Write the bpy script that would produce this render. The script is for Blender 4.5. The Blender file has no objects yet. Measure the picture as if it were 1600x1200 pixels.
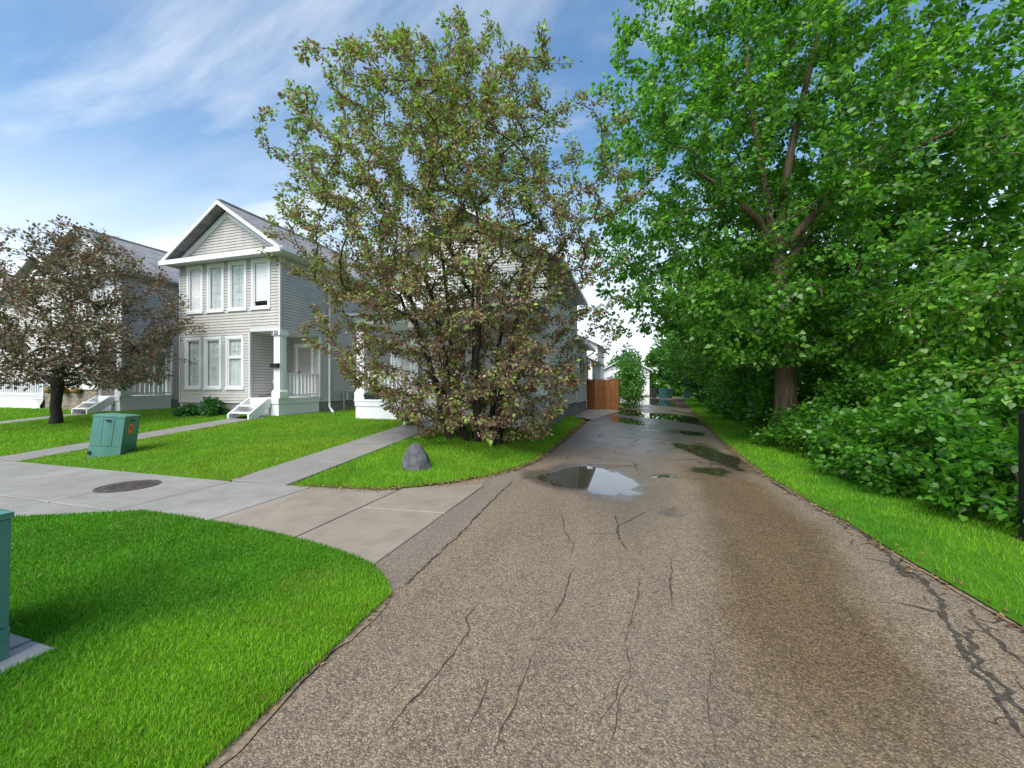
import bpy, math, random
import numpy as np

# ------------------------------------------------------------------ camera, sky, sun, exposure
sc = bpy.context.scene
COL = sc.collection
CAM_H, YAW, FPX = 1.6, math.radians(16.6), 620.0
cam_d = bpy.data.cameras.new('camera'); cam = bpy.data.objects.new('camera', cam_d); COL.objects.link(cam)
cam.location = (0, 0, CAM_H); cam.rotation_euler = (math.pi / 2, 0, YAW)
cam_d.sensor_width = 36; cam_d.lens = FPX / 1600 * 36; cam_d.clip_start = 0.05; cam_d.clip_end = 3000
sc.camera = cam
SUN_EL, SUN_AZ = math.radians(50), math.radians(190)      # azimuth measured clockwise from +Y
world = bpy.data.worlds.new('World'); sc.world = world; world.use_nodes = True
wn, wl = world.node_tree.nodes, world.node_tree.links
wn.clear()
w_out = wn.new('ShaderNodeOutputWorld'); w_bg = wn.new('ShaderNodeBackground'); w_sky = wn.new('ShaderNodeTexSky')
w_sky.sky_type = 'NISHITA'; w_sky.sun_disc = False
w_sky.sun_elevation = SUN_EL; w_sky.sun_rotation = SUN_AZ
w_sky.air_density = 1.0; w_sky.dust_density = 0.6; w_sky.ozone_density = 2.0
w_bg.inputs['Strength'].default_value = 0.105
def wnode(t, **kw):
    n = wn.new(t)
    for k, v in kw.items(): setattr(n, k, v)
    return n
def wmath(op, a, b=None, clamp=False):
    n = wnode('ShaderNodeMath', operation=op, use_clamp=clamp)
    for i, v in enumerate((a, b)):
        if v is None: continue
        if isinstance(v, (int, float)): n.inputs[i].default_value = v
        else: wl.new(v, n.inputs[i])
    return n.outputs[0]
tcw = wnode('ShaderNodeTexCoord'); sepw = wnode('ShaderNodeSeparateXYZ'); wl.new(tcw.outputs['Generated'], sepw.inputs[0])
zc = wmath('MAXIMUM', sepw.outputs[2], 0.0)
den = wmath('ADD', zc, 0.16)
combw = wnode('ShaderNodeCombineXYZ')
wl.new(wmath('DIVIDE', sepw.outputs[0], den), combw.inputs[0]); wl.new(wmath('DIVIDE', sepw.outputs[1], den), combw.inputs[1])
def wcloud(scale, rot, loc, sx, sy, detail, rough, lo, hi):
    mp = wnode('ShaderNodeMapping'); mp.inputs['Scale'].default_value = (sx, sy, 1); mp.inputs['Rotation'].default_value = (0, 0, rot); mp.inputs['Location'].default_value = loc
    wl.new(combw.outputs[0], mp.inputs[0])
    nz = wnode('ShaderNodeTexNoise'); nz.inputs['Scale'].default_value = scale; nz.inputs['Detail'].default_value = detail; nz.inputs['Roughness'].default_value = rough; nz.inputs['Distortion'].default_value = 0.5
    wl.new(mp.outputs[0], nz.inputs['Vector'])
    mr = wnode('ShaderNodeMapRange', interpolation_type='SMOOTHSTEP'); mr.inputs[1].default_value = lo; mr.inputs[2].default_value = hi
    wl.new(nz.outputs['Fac'], mr.inputs[0]); return mr.outputs[0]
veil = wcloud(1.3, -0.15, (0.53, 33.5, 0), 0.45, 1.5, 6, 0.56, 0.36, 0.82)
puff = wcloud(1.5, -0.25, (39.22, 17.45, 0), 0.35, 1.0, 8, 0.6, 0.50, 0.72)
hor = wnode('ShaderNodeMapRange', interpolation_type='SMOOTHSTEP')
hor.inputs[1].default_value = 0.5; hor.inputs[2].default_value = 0.0; hor.inputs[3].default_value = 0; hor.inputs[4].default_value = 0.9
wl.new(zc, hor.inputs[0])
cf = wmath('MAXIMUM', wmath('MULTIPLY', veil, 0.30), wmath('MULTIPLY', puff, 0.5))
cf = wmath('ADD', cf, wmath('MULTIPLY', wmath('SUBTRACT', 1.0, cf), hor.outputs[0]), clamp=True)
w_tint = wnode('ShaderNodeMix', data_type='RGBA', blend_type='MULTIPLY'); w_tint.inputs[0].default_value = 1.0
wl.new(w_sky.outputs[0], w_tint.inputs[6]); w_tint.inputs[7].default_value = (0.86, 1.10, 1.14, 1)
w_mix = wnode('ShaderNodeMix', data_type='RGBA'); wl.new(cf, w_mix.inputs[0]); wl.new(w_tint.outputs[2], w_mix.inputs[6])
w_mix.inputs[7].default_value = (6.4, 6.5, 6.6, 1)
wl.new(w_mix.outputs[2], w_bg.inputs['Color']); wl.new(w_bg.outputs[0], w_out.inputs[0])

sun_d = bpy.data.lights.new('sun', 'SUN'); sun = bpy.data.objects.new('sun', sun_d); COL.objects.link(sun)
sun_d.energy = 2.7; sun_d.angle = math.radians(40); sun_d.color = (1.0, 0.95, 0.88)
sun.rotation_euler = (math.pi / 2 - SUN_EL, 0, math.pi - SUN_AZ)
sun.location = (0, 0, 30)
sc.view_settings.view_transform = 'Standard'; sc.view_settings.look = 'None'; sc.view_settings.gamma = 1
sc.view_settings.exposure = 0.97
sc.render.engine = 'CYCLES'
cy = sc.cycles
cy.use_denoising = True; cy.max_bounces = 8; cy.diffuse_bounces = 5; cy.glossy_bounces = 3; cy.transmission_bounces = 4; cy.transparent_max_bounces = 8
cy.sample_clamp_indirect = 6
try: cy.denoising_prefilter = 'ACCURATE'
except Exception: pass

random.seed(7); RNG = np.random.default_rng(11)
CA, SA = math.cos(YAW), math.sin(YAW)
def gpx(px, py, z=0.0):                       # pixel of the photograph -> point on the ground at height z
    u = (px - 800) / FPX; d = (CAM_H - z) / ((py - 600) / FPX)
    return d * (u * CA - SA), d * (u * SA + CA)
def at(px, py, d):                            # pixel at forward depth d
    l = (px - 800) / FPX * d
    return np.array([l * CA - d * SA, l * SA + d * CA, CAM_H + (600 - py) / FPX * d])
def sstep(t): t = np.clip(t, 0, 1); return t * t * (3 - 2 * t)
def gz(x, y):                                 # the lots rise gently from the walk to the houses
    x = np.asarray(x, float); y = np.asarray(y, float)
    return 0.47 * np.clip((y - 4.95) / 6.05, 0, 1) * sstep((-1.75 - x) / 2.6)

# ------------------------------------------------------------------ materials
def mat(name, color=(0.5, 0.5, 0.5), rough=0.6, spec=0.4, metallic=0.0):
    m = bpy.data.materials.new(name); m.use_nodes = True
    b = m.node_tree.nodes['Principled BSDF']
    b.inputs['Base Color'].default_value = (*color, 1); b.inputs['Roughness'].default_value = rough
    b.inputs['Specular IOR Level'].default_value = spec; b.inputs['Metallic'].default_value = metallic
    return m
class NT:
    def __init__(s, m):
        s.m = m; s.n = m.node_tree.nodes; s.l = m.node_tree.links; s.b = s.n['Principled BSDF']; s.out = s.n['Material Output']
    def new(s, t, **kw):
        n = s.n.new(t)
        for k, v in kw.items(): setattr(n, k, v)
        return n
    def coord(s, scale=(1, 1, 1), kind='Object'):
        tc = s.new('ShaderNodeTexCoord'); mp = s.new('ShaderNodeMapping'); mp.inputs['Scale'].default_value = scale
        s.l.new(tc.outputs[kind], mp.inputs[0]); return mp.outputs[0]
    def noise(s, vec, scale, detail=4, rough=0.55, dist=0):
        n = s.new('ShaderNodeTexNoise'); n.inputs['Scale'].default_value = scale; n.inputs['Detail'].default_value = detail
        n.inputs['Roughness'].default_value = rough; n.inputs['Distortion'].default_value = dist
        s.l.new(vec, n.inputs['Vector']); return n.outputs['Fac']
    def ramp(s, fac, stops):
        r = s.new('ShaderNodeValToRGB'); e = r.color_ramp.elements
        while len(e) < len(stops): e.new(0.5)
        for i, (p, c) in enumerate(stops):
            e[i].position = p; e[i].color = (*c, 1) if len(c) == 3 else c
        s.l.new(fac, r.inputs[0]); return r.outputs[0]
    def mix(s, fac, a, b, blend='MIX'):
        n = s.new('ShaderNodeMix', data_type='RGBA', blend_type=blend)
        for i, v in ((0, fac), (6, a), (7, b)):
            if isinstance(v, (int, float)): n.inputs[i].default_value = v
            elif isinstance(v, tuple): n.inputs[i].default_value = (*v, 1)
            else: s.l.new(v, n.inputs[i])
        return n.outputs[2]
    def math(s, op, a, b=None, clamp=False):
        n = s.new('ShaderNodeMath', operation=op, use_clamp=clamp)
        for i, v in enumerate((a, b)):
            if v is None: continue
            if isinstance(v, (int, float)): n.inputs[i].default_value = v
            else: s.l.new(v, n.inputs[i])
        return n.outputs[0]
    def attr(s, name):
        n = s.new('ShaderNodeAttribute', attribute_name=name); return n
    def bump(s, h, strength=0.3, dist=0.01):
        n = s.new('ShaderNodeBump'); n.inputs['Strength'].default_value = strength; n.inputs['Distance'].default_value = dist
        s.l.new(h, n.inputs['Height']); s.l.new(n.outputs[0], s.b.inputs['Normal']); return n
    def base(s, c): s.l.new(c, s.b.inputs['Base Color'])
    def rough(s, c): s.l.new(c, s.b.inputs['Roughness'])
def noisy(name, c1, c2, scale, rough=0.7, spec=0.3, bump=0.0, stretch=(1, 1, 1), detail=5):
    m = mat(name, c1, rough, spec); t = NT(m); v = t.coord(stretch)
    f = t.noise(v, scale, detail); t.base(t.ramp(f, [(0.3, c1), (0.7, c2)]))
    if bump: t.bump(f, bump, 0.01)
    return m
M = {}
def painted(name, c, rough=0.5, dirt=0.12):
    m = mat(name, c, rough, 0.35); t = NT(m); v = t.coord((1, 1, 0.35))
    f = t.noise(v, 2.2, 6, 0.65); g = t.noise(t.coord(), 23, 3)
    d = tuple(x * (1 - dirt * 1.6) for x in c)
    a = t.mix(t.ramp(f, [(0.35, (0, 0, 0)), (0.75, (1, 1, 1))]), c, d)
    t.base(t.mix(t.math('MULTIPLY', g, 0.12), a, (0.32, 0.3, 0.27))); return m
M['siding'] = painted('grey vinyl siding', (0.53, 0.50, 0.465), 0.45, 0.14)
M['siding_pale'] = painted('pale vinyl siding', (0.80, 0.79, 0.775), 0.45, 0.06)
M['white'] = painted('white paint', (0.80, 0.80, 0.81), 0.45, 0.06)
M['trim'] = painted('white trim', (0.78, 0.785, 0.80), 0.4, 0.05)
M['soffit'] = painted('soffit metal', (0.62, 0.62, 0.62), 0.5, 0.06)
M['door'] = painted('beige door', (0.42, 0.375, 0.33), 0.45, 0.05)
M['door_green'] = painted('green door', (0.10, 0.22, 0.18), 0.45, 0.05)
M['shutter'] = painted('green shutter', (0.05, 0.13, 0.075), 0.5, 0.05)
M['black'] = mat('black metal', (0.012, 0.012, 0.013), 0.4, 0.5)
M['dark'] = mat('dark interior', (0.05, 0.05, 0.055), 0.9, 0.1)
M['curtain'] = noisy('curtain cloth', (0.60, 0.64, 0.64), (0.76, 0.79, 0.78), 6, 0.9, 0.1)
M['blind'] = mat('white blind', (0.9, 0.88, 0.89), 0.8, 0.1)
M['foundation'] = noisy('parged concrete', (0.20, 0.19, 0.18), (0.32, 0.30, 0.28), 5, 0.85, 0.2, 0.2)
M['brown_pot'] = noisy('coir basket', (0.16, 0.09, 0.035), (0.3, 0.17, 0.06), 30, 0.9, 0.1, 0.4)
M['meter'] = mat('meter grey', (0.22, 0.25, 0.27), 0.45, 0.5)
M['rubber'] = mat('black plastic', (0.02, 0.02, 0.022), 0.55, 0.4)
m = mat('window glass'); t = NT(m)
fr = t.new('ShaderNodeLayerWeight'); fr.inputs[0].default_value = .5
fre = t.math('ADD', t.math('MULTIPLY', t.math('POWER', fr.outputs['Facing'], 4.0), .85), .05)
tr = t.new('ShaderNodeBsdfTransparent'); tr.inputs[0].default_value = (0.97, 0.975, 0.97, 1)
gl = t.new('ShaderNodeBsdfGlossy'); gl.inputs['Roughness'].default_value = 0.015
ms = t.new('ShaderNodeMixShader'); t.l.new(fre, ms.inputs[0]); t.l.new(tr.outputs[0], ms.inputs[1]); t.l.new(gl.outputs[0], ms.inputs[2])
t.l.new(ms.outputs[0], t.out.inputs[0]); M['glass'] = m
# roof shingles
m = mat('asphalt shingles', (0.3, 0.3, 0.31), 0.9, 0.2); t = NT(m)
tc = t.new('ShaderNodeTexCoord'); sp = t.new('ShaderNodeSeparateXYZ'); t.l.new(tc.outputs['Object'], sp.inputs[0])
cb = t.new('ShaderNodeCombineXYZ'); t.l.new(sp.outputs[1], cb.inputs[0]); t.l.new(t.math('MULTIPLY', sp.outputs[2], 1.7), cb.inputs[1])
br = t.new('ShaderNodeTexBrick'); t.l.new(cb.outputs[0], br.inputs['Vector'])
br.inputs['Scale'].default_value = 1; br.inputs['Brick Width'].default_value = 0.32; br.inputs['Row Height'].default_value = 0.145
br.inputs['Mortar Size'].default_value = 0.006; br.inputs['Color1'].default_value = (0.30, 0.30, 0.305, 1); br.inputs['Color2'].default_value = (0.12, 0.12, 0.125, 1)
br.inputs['Mortar'].default_value = (0.07, 0.07, 0.075, 1); br.inputs['Bias'].default_value = -0.2
n2 = t.noise(t.coord(), 1.3, 4); n3 = t.noise(t.coord(), 60, 2)
c = t.mix(t.math('MULTIPLY', n3, 0.3), br.outputs['Color'], (0.30, 0.30, 0.305)); t.base(t.mix(t.math('MULTIPLY', n2, 0.5), c, (0.17, 0.17, 0.175)))
t.bump(br.outputs['Fac'], -0.5, 0.01); M['shingle'] = m
# brick veneer
m = mat('brick veneer', (0.3, 0.25, 0.2), 0.85, 0.2); t = NT(m)
f = t.noise(t.coord(), 9, 3); a = t.new('ShaderNodeObjectInfo')
t.base(t.ramp(t.noise(t.coord((4.5, 4.5, 13)), 1.0, 2), [(0.3, (0.17, 0.13, 0.10)), (0.5, (0.28, 0.23, 0.18)), (0.7, (0.38, 0.33, 0.27))])); t.bump(t.noise(t.coord(), 70), 0.4, 0.01); M['brick'] = m
M['mortar'] = noisy('mortar', (0.33, 0.31, 0.28), (0.42, 0.4, 0.36), 40, 0.9, 0.1)
# concrete
def concrete(name, c1, c2, stain, ramt, rough=0.6):
    m = mat(name, c1, rough, 0.25); t = NT(m); v = t.coord()
    f = t.noise(v, 0.9, 7, 0.66, 0.5); g = t.noise(v, 120, 2); h = t.noise(v, 2.6, 5, 0.6)
    c = t.ramp(f, [(0.3, c1), (0.7, c2)]); c = t.mix(t.math('MULTIPLY', t.ramp(h, [(0.45, (0, 0, 0)), (0.72, (1, 1, 1))]), ramt), c, stain)
    c = t.mix(0.35, c, t.ramp(g, [(0.3, tuple(x * 0.6 for x in c1)), (0.7, tuple(min(1, x * 1.3) for x in c2))])); t.base(c)
    t.rough(t.ramp(h, [(0.3, (rough * .75,) * 3), (0.7, (rough * 1.25,) * 3)])); t.bump(g, 0.12, 0.004); return m
M['concrete'] = concrete('grey concrete', (0.20, 0.19, 0.175), (0.32, 0.305, 0.285), (0.15, 0.138, 0.122), 0.8)
M['concrete_brown'] = concrete('brown stained concrete', (0.23, 0.192, 0.155), (0.31, 0.265, 0.218), (0.155, 0.12, 0.09), 0.8, 0.5)
M['concrete_wet'] = concrete('damp path concrete', (0.19, 0.18, 0.168), (0.27, 0.255, 0.24), (0.15, 0.14, 0.125), 0.6, 0.5)
M['paver'] = concrete('paver concrete', (0.26, 0.26, 0.27), (0.34, 0.34, 0.35), (0.18, 0.18, 0.18), 0.5)
# asphalt
m = mat('worn wet asphalt', (0.2, 0.18, 0.15), 0.8, 0.45); t = NT(m); v = t.coord()
vo = t.new('ShaderNodeTexVoronoi'); vo.inputs['Scale'].default_value = 115; vo.inputs['Randomness'].default_value = 1; t.l.new(v, vo.inputs['Vector'])
vo2 = t.new('ShaderNodeTexVoronoi'); vo2.inputs['Scale'].default_value = 45; t.l.new(v, vo2.inputs['Vector'])
sp = t.new('ShaderNodeSeparateColor'); t.l.new(vo.outputs['Color'], sp.inputs[0])
st = t.ramp(sp.outputs[0], [(0.0, (0.06, 0.052, 0.048)), (0.28, (0.16, 0.135, 0.11)), (0.52, (0.31, 0.245, 0.175)), (0.78, (0.43, 0.345, 0.25)), (0.92, (0.52, 0.45, 0.36)), (1.0, (0.66, 0.60, 0.52))])
sp2 = t.new('ShaderNodeSeparateColor'); t.l.new(vo2.outputs['Color'], sp2.inputs[0])
st2 = t.ramp(sp2.outputs[1], [(0.0, (0.04, 0.036, 0.034)), (0.6, (0.21, 0.175, 0.14)), (1.0, (0.42, 0.35, 0.27))])
c = t.mix(0.30, st, st2)
gap = t.math('MULTIPLY', vo.outputs['Distance'], 1.4, True)
c = t.mix(t.math('MULTIPLY', gap, 0.6), c, (0.05, 0.045, 0.04))
big = t.noise(v, 0.55, 6, 0.6, 0.4); c = t.mix(t.math('MULTIPLY', t.ramp(big, [(0.35, (0, 0, 0)), (0.7, (1, 1, 1))]), 0.35), c, (0.16, 0.15, 0.145))
c = t.mix(1.0, c, (1.12, 1.0, 0.84), 'MULTIPLY')
trk = t.noise(t.coord((1.5, .22, 1)), 1.6, 5, 0.6); c = t.mix(t.math('MULTIPLY', t.ramp(trk, [(0.38, (0, 0, 0)), (0.66, (1, 1, 1))]), .45), c, t.mix(1.0, c, (.62, .62, .66), 'MULTIPLY'))
seam = t.attr('seam').outputs['Fac']; c = t.mix(t.math('MULTIPLY', seam, 0.3), c, (0.17, 0.16, 0.155))
brown = t.math('MULTIPLY', t.attr('brown').outputs['Fac'], t.math('ADD', 0.45, t.noise(v, 1.4, 6, 0.6)), True)
c = t.mix(t.math('MULTIPLY', brown, 0.75, True), c, t.mix(1.0, c, (.60, .50, .34), 'MULTIPLY'))
wn_ = t.noise(v, 0.8, 7, 0.65, 0.6)
wet = t.math('MULTIPLY', t.attr('wet').outputs['Fac'], t.math('ADD', 0.35, t.math('MULTIPLY', wn_, 1.3)), True)
c = t.mix(t.math('MULTIPLY', wet, 0.9), c, t.mix(0.35, t.mix(1.0, c, (.46, .44, .43), 'MULTIPLY'), (.08, .075, .07)))
t.base(c)
mr = t.new('ShaderNodeMapRange'); mr.inputs[3].default_value = 0.8; mr.inputs[4].default_value = 0.2; t.l.new(t.math('MAXIMUM', wet, t.math('MULTIPLY', brown, 0.55)), mr.inputs[0]); t.rough(mr.outputs[0])
bp = t.bump(t.math('ADD', t.math('MULTIPLY', vo.outputs['Distance'], -1.0), t.math('MULTIPLY', sp2.outputs[0], 0.25)), 0.5, 0.008)
t.l.new(t.math('SUBTRACT', 0.62, t.math('MULTIPLY', wet, 0.42)), bp.inputs['Strength'])
M['asphalt'] = m
M['crack'] = noisy('crack tar', (0.03, 0.026, 0.022), (0.09, 0.075, 0.06), 30, 0.85, 0.2, 0.5)
m = mat('puddle water', (0.035, 0.03, 0.02), 0.01, 0.5); NT(m); m.node_tree.nodes['Principled BSDF'].inputs['IOR'].default_value = 1.9; M['water'] = m
M['gravel'] = noisy('gravel', (0.16, 0.14, 0.12), (0.36, 0.32, 0.28), 45, 0.8, 0.3, 0.7)
M['soil'] = noisy('lawn soil', (0.04, 0.11, 0.010), (0.08, 0.19, 0.014), 3.5, 0.95, 0.05, 0.3)
M['litter_soil'] = noisy('leafy soil', (0.05, 0.035, 0.022), (0.11, 0.075, 0.045), 14, 0.95, 0.1, 0.5)
M['soil_edge'] = noisy('crumbly soil', (0.13, 0.10, 0.065), (0.28, 0.22, 0.155), 35, 0.95, 0.1, 0.6)
M['ground'] = noisy('far ground', (0.05, 0.10, 0.02), (0.08, 0.14, 0.03), 0.3, 0.95, 0.05)
M['bark'] = noisy('grey brown bark', (0.055, 0.042, 0.033), (0.14, 0.11, 0.085), 7, 0.95, 0.1, 1.0, (3, 3, 0.5))
M['bark_pop'] = noisy('poplar bark', (0.08, 0.055, 0.038), (0.24, 0.175, 0.125), 6, 0.95, 0.1, 1.0, (3, 3, 0.45))
M['bark_dark'] = noisy('dark bark', (0.022, 0.018, 0.016), (0.06, 0.048, 0.042), 9, 0.9, 0.15, 0.7, (3, 3, 0.6))
M['twig'] = noisy('pale twig', (0.20, 0.13, 0.06), (0.32, 0.22, 0.11), 20, 0.8, 0.2)
m = noisy('granite rock', (0.03, 0.032, 0.037), (0.105, 0.11, 0.12), 9, 0.55, 0.4, 0.5); M['rock'] = m
M['box_green'] = painted('green cabinet paint', (0.085, 0.26, 0.215), 0.42, 0.28)
M['sticker'] = mat('orange sticker', (0.95, 0.20, 0.07), 0.5); M['sticker_red'] = mat('red print', (0.55, 0.015, 0.01), 0.5)
M['iron'] = noisy('cast iron', (0.02, 0.018, 0.018), (0.13, 0.10, 0.085), 14, 0.45, 0.5, 0.6)
m = mat('cedar fence', (0.3, 0.13, 0.05), 0.7, 0.2); t = NT(m); oi = t.new('ShaderNodeObjectInfo')
f = t.noise(t.coord((9, 9, 0.8)), 2.5, 5, 0.6); cc = t.ramp(f, [(0.25, (0.14, 0.055, 0.018)), (0.55, (0.29, 0.125, 0.042)), (0.8, (0.43, 0.21, 0.085))])
t.base(t.mix(t.math('MULTIPLY', oi.outputs['Random'], 0.8), cc, (0.09, 0.034, 0.012))); t.bump(f, 0.3, 0.005); M['cedar'] = m
M['bin_dark'] = mat('charcoal bin plastic', (0.025, 0.022, 0.03), 0.5); M['bin_teal'] = mat('teal bin plastic', (0.02, 0.10, 0.11), 0.5); M['bin_green'] = mat('dark green bin plastic', (0.012, 0.05, 0.045), 0.5)
def leafmat(name, transl=0.3, rough=0.42, spec=0.45):
    m = mat(name, (0.1, 0.2, 0.05), rough, spec); t = NT(m)
    a = t.attr('Col').outputs['Color']; t.base(a)
    tl = t.new('ShaderNodeBsdfTranslucent'); t.l.new(t.mix(1.0, a, (1.5, 1.6, 0.9), 'MULTIPLY'), tl.inputs[0])
    ms = t.new('ShaderNodeMixShader'); ms.inputs[0].default_value = transl
    t.l.new(t.b.outputs[0], ms.inputs[1]); t.l.new(tl.outputs[0], ms.inputs[2]); t.l.new(ms.outputs[0], t.out.inputs[0]); return m
M['leaf'] = leafmat('broad leaf', 0.5, 0.38, 0.5); M['leaf_dull'] = leafmat('dull leaf', 0.25, 0.5, 0.4); M['grass'] = leafmat('grass blade', 0.3, 0.55, 0.25)
M['litter'] = leafmat('dead leaf', 0.1, 0.8, 0.2)

# ------------------------------------------------------------------ object helpers
def tag(o, label=None, cat=None, group=None, kind=None):
    for k, v in (('label', label), ('category', cat), ('group', group), ('kind', kind)):
        if v: o[k] = v
    return o
def empty(name, loc, label=None, cat=None, group=None, rot=None):
    o = bpy.data.objects.new(name, None); COL.objects.link(o); o.location = loc; o.empty_display_size = 0.2
    if rot: o.rotation_euler = rot
    return tag(o, label, cat, group)
def org(p):
    v = np.zeros(3)
    while p is not None: v += np.array(p.location); p = p.parent
    return v
def mesh_obj(name, V, F, material, parent=None, smooth=False, loc=None):
    me = bpy.data.meshes.new(name); V = np.asarray(V, float)
    o0 = org(parent) if parent is not None else (np.array(loc) if loc is not None else np.zeros(3))
    me.from_pydata((V - o0).tolist(), [], F); me.materials.append(material); me.update()
    if smooth: me.polygons.foreach_set('use_smooth', [True] * len(me.polygons))
    o = bpy.data.objects.new(name, me); COL.objects.link(o)
    if parent is not None: o.parent = parent
    elif loc is not None: o.location = loc
    return o
class MB:
    def __init__(s): s.v = []; s.f = []
    def add(s, V, F):
        k = len(s.v); s.v += [tuple(map(float, p)) for p in V]; s.f += [tuple(i + k for i in f) for f in F]; return s
    def box(s, x0, x1, y0, y1, z0, z1):
        return s.add([(x0, y0, z0), (x1, y0, z0), (x1, y1, z0), (x0, y1, z0), (x0, y0, z1), (x1, y0, z1), (x1, y1, z1), (x0, y1, z1)],
                     [(3, 2, 1, 0), (4, 5, 6, 7), (0, 1, 5, 4), (1, 2, 6, 5), (2, 3, 7, 6), (3, 0, 4, 7)])
    def prism(s, poly, ax, a, b):               # poly: 2D points in the plane across axis ax, extruded a..b
        n = len(poly)
        def P(p, t): return {0: (t, p[0], p[1]), 1: (p[0], t, p[1]), 2: (p[0], p[1], t)}[ax]
        V = [P(p, a) for p in poly] + [P(p, b) for p in poly]
        return s.add(V, [tuple(range(n))[::-1], tuple(range(n, 2 * n))] + [(i, (i + 1) % n, n + (i + 1) % n, n + i) for i in range(n)])
    def frust(s, cx, cy, z0, z1, a0, b0, a1, b1):
        V = [(cx + sx * a, cy + sy * b, z) for a, b, z in ((a0, b0, z0), (a1, b1, z1)) for sx, sy in ((-1, -1), (1, -1), (1, 1), (-1, 1))]
        return s.add(V, [(3, 2, 1, 0), (4, 5, 6, 7), (0, 1, 5, 4), (1, 2, 6, 5), (2, 3, 7, 6), (3, 0, 4, 7)])
    def tube(s, pts, r, n=8, cap=True):
        V, F = tube(pts, r, n, cap); return s.add(V, F)
    def bar(s, p0, p1, w, h):                   # box section bar
        p0, p1 = np.array(p0, float), np.array(p1, float); d = (p1 - p0) / np.linalg.norm(p1 - p0)
        u = np.cross(d, (0, 0, 1)); u = np.array((1., 0, 0)) if np.linalg.norm(u) < 1e-4 else u / np.linalg.norm(u); q = np.cross(u, d)
        V = [p + u * a * w / 2 + q * b * h / 2 for p in (p0, p1) for a, b in ((-1, -1), (1, -1), (1, 1), (-1, 1))]
        return s.add(V, [(3, 2, 1, 0), (4, 5, 6, 7), (0, 1, 5, 4), (1, 2, 6, 5), (2, 3, 7, 6), (3, 0, 4, 7)])
    def build(s, name, m, parent=None, smooth=False, loc=None): return mesh_obj(name, s.v, s.f, M[m], parent, smooth, loc)
def tube(pts, r, n=8, cap=True):
    pts = [np.array(p, float) for p in pts]; k = len(pts); r = [r] * k if np.isscalar(r) else r
    V, F = [], []; ref = None
    for i, p in enumerate(pts):
        d = pts[min(i + 1, k - 1)] - pts[max(i - 1, 0)]; d = d / (np.linalg.norm(d) + 1e-9)
        if ref is None: ref = np.array((1., 0, 0)) if abs(d[0]) < 0.8 else np.array((0, 1., 0))
        u = ref - d * np.dot(ref, d); u /= np.linalg.norm(u) + 1e-9; ref = u; q = np.cross(d, u)
        for j in range(n):
            a = 2 * math.pi * j / n; V.append(p + (u * math.cos(a) + q * math.sin(a)) * r[i])
    for i in range(k - 1):
        for j in range(n):
            F.append((i * n + j, i * n + (j + 1) % n, (i + 1) * n + (j + 1) % n, (i + 1) * n + j))
    if cap: F += [tuple(range(n))[::-1], tuple(range((k - 1) * n, k * n))]
    return V, F
def lathe(prof, c, n=20):
    V, F = [], []
    for r, z in prof:
        for j in range(n): a = 2 * math.pi * j / n; V.append((c[0] + r * math.cos(a), c[1] + r * math.sin(a), c[2] + z))
    for i in range(len(prof) - 1):
        for j in range(n): F.append((i * n + j, i * n + (j + 1) % n, (i + 1) * n + (j + 1) % n, (i + 1) * n + j))
    F += [tuple(range(n))[::-1], tuple(range((len(prof) - 1) * n, len(prof) * n))]
    return V, F
def value_noise(x, y, seed=0):
    rs = np.random.default_rng(seed); T = rs.random((64, 64))
    xi, yi = np.floor(x).astype(int), np.floor(y).astype(int); fx, fy = x - xi, y - yi
    fx, fy = fx * fx * (3 - 2 * fx), fy * fy * (3 - 2 * fy); g = lambda a, b: T[a % 64, b % 64]
    return (g(xi, yi) * (1 - fx) + g(xi + 1, yi) * fx) * (1 - fy) + (g(xi, yi + 1) * (1 - fx) + g(xi + 1, yi + 1) * fx) * fy
def fbm(x, y, seed=0, o=4):
    s = 0; a = 0.5
    for i in range(o): s = s + a * value_noise(x * 2 ** i + 7.3 * i, y * 2 ** i + 3.1 * i, seed + i); a /= 2
    return s
def set_attr(o, name, vals):
    a = o.data.attributes.new(name, 'FLOAT', 'POINT'); a.data.foreach_set('value', np.asarray(vals, np.float32))

# ------------------------------------------------------------------ ground, alley, puddles
def sheet(name, xs, ys, zf, m, kind='structure'):
    X, Y = np.meshgrid(xs, ys); Z = zf(X, Y); n = len(xs)
    V = np.stack([X, Y, Z], -1).reshape(-1, 3)
    F = [(j * n + i, j * n + i + 1, (j + 1) * n + i + 1, (j + 1) * n + i) for j in range(len(ys) - 1) for i in range(n - 1)]
    return tag(mesh_obj(name, V, F, M[m], smooth=True), kind=kind)
tag(mesh_obj('ground', [(-900, -900, -.15), (900, -900, -.15), (900, 900, -.15), (-900, 900, -.15)], [(0, 1, 2, 3)], M['ground']), kind='structure')

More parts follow.
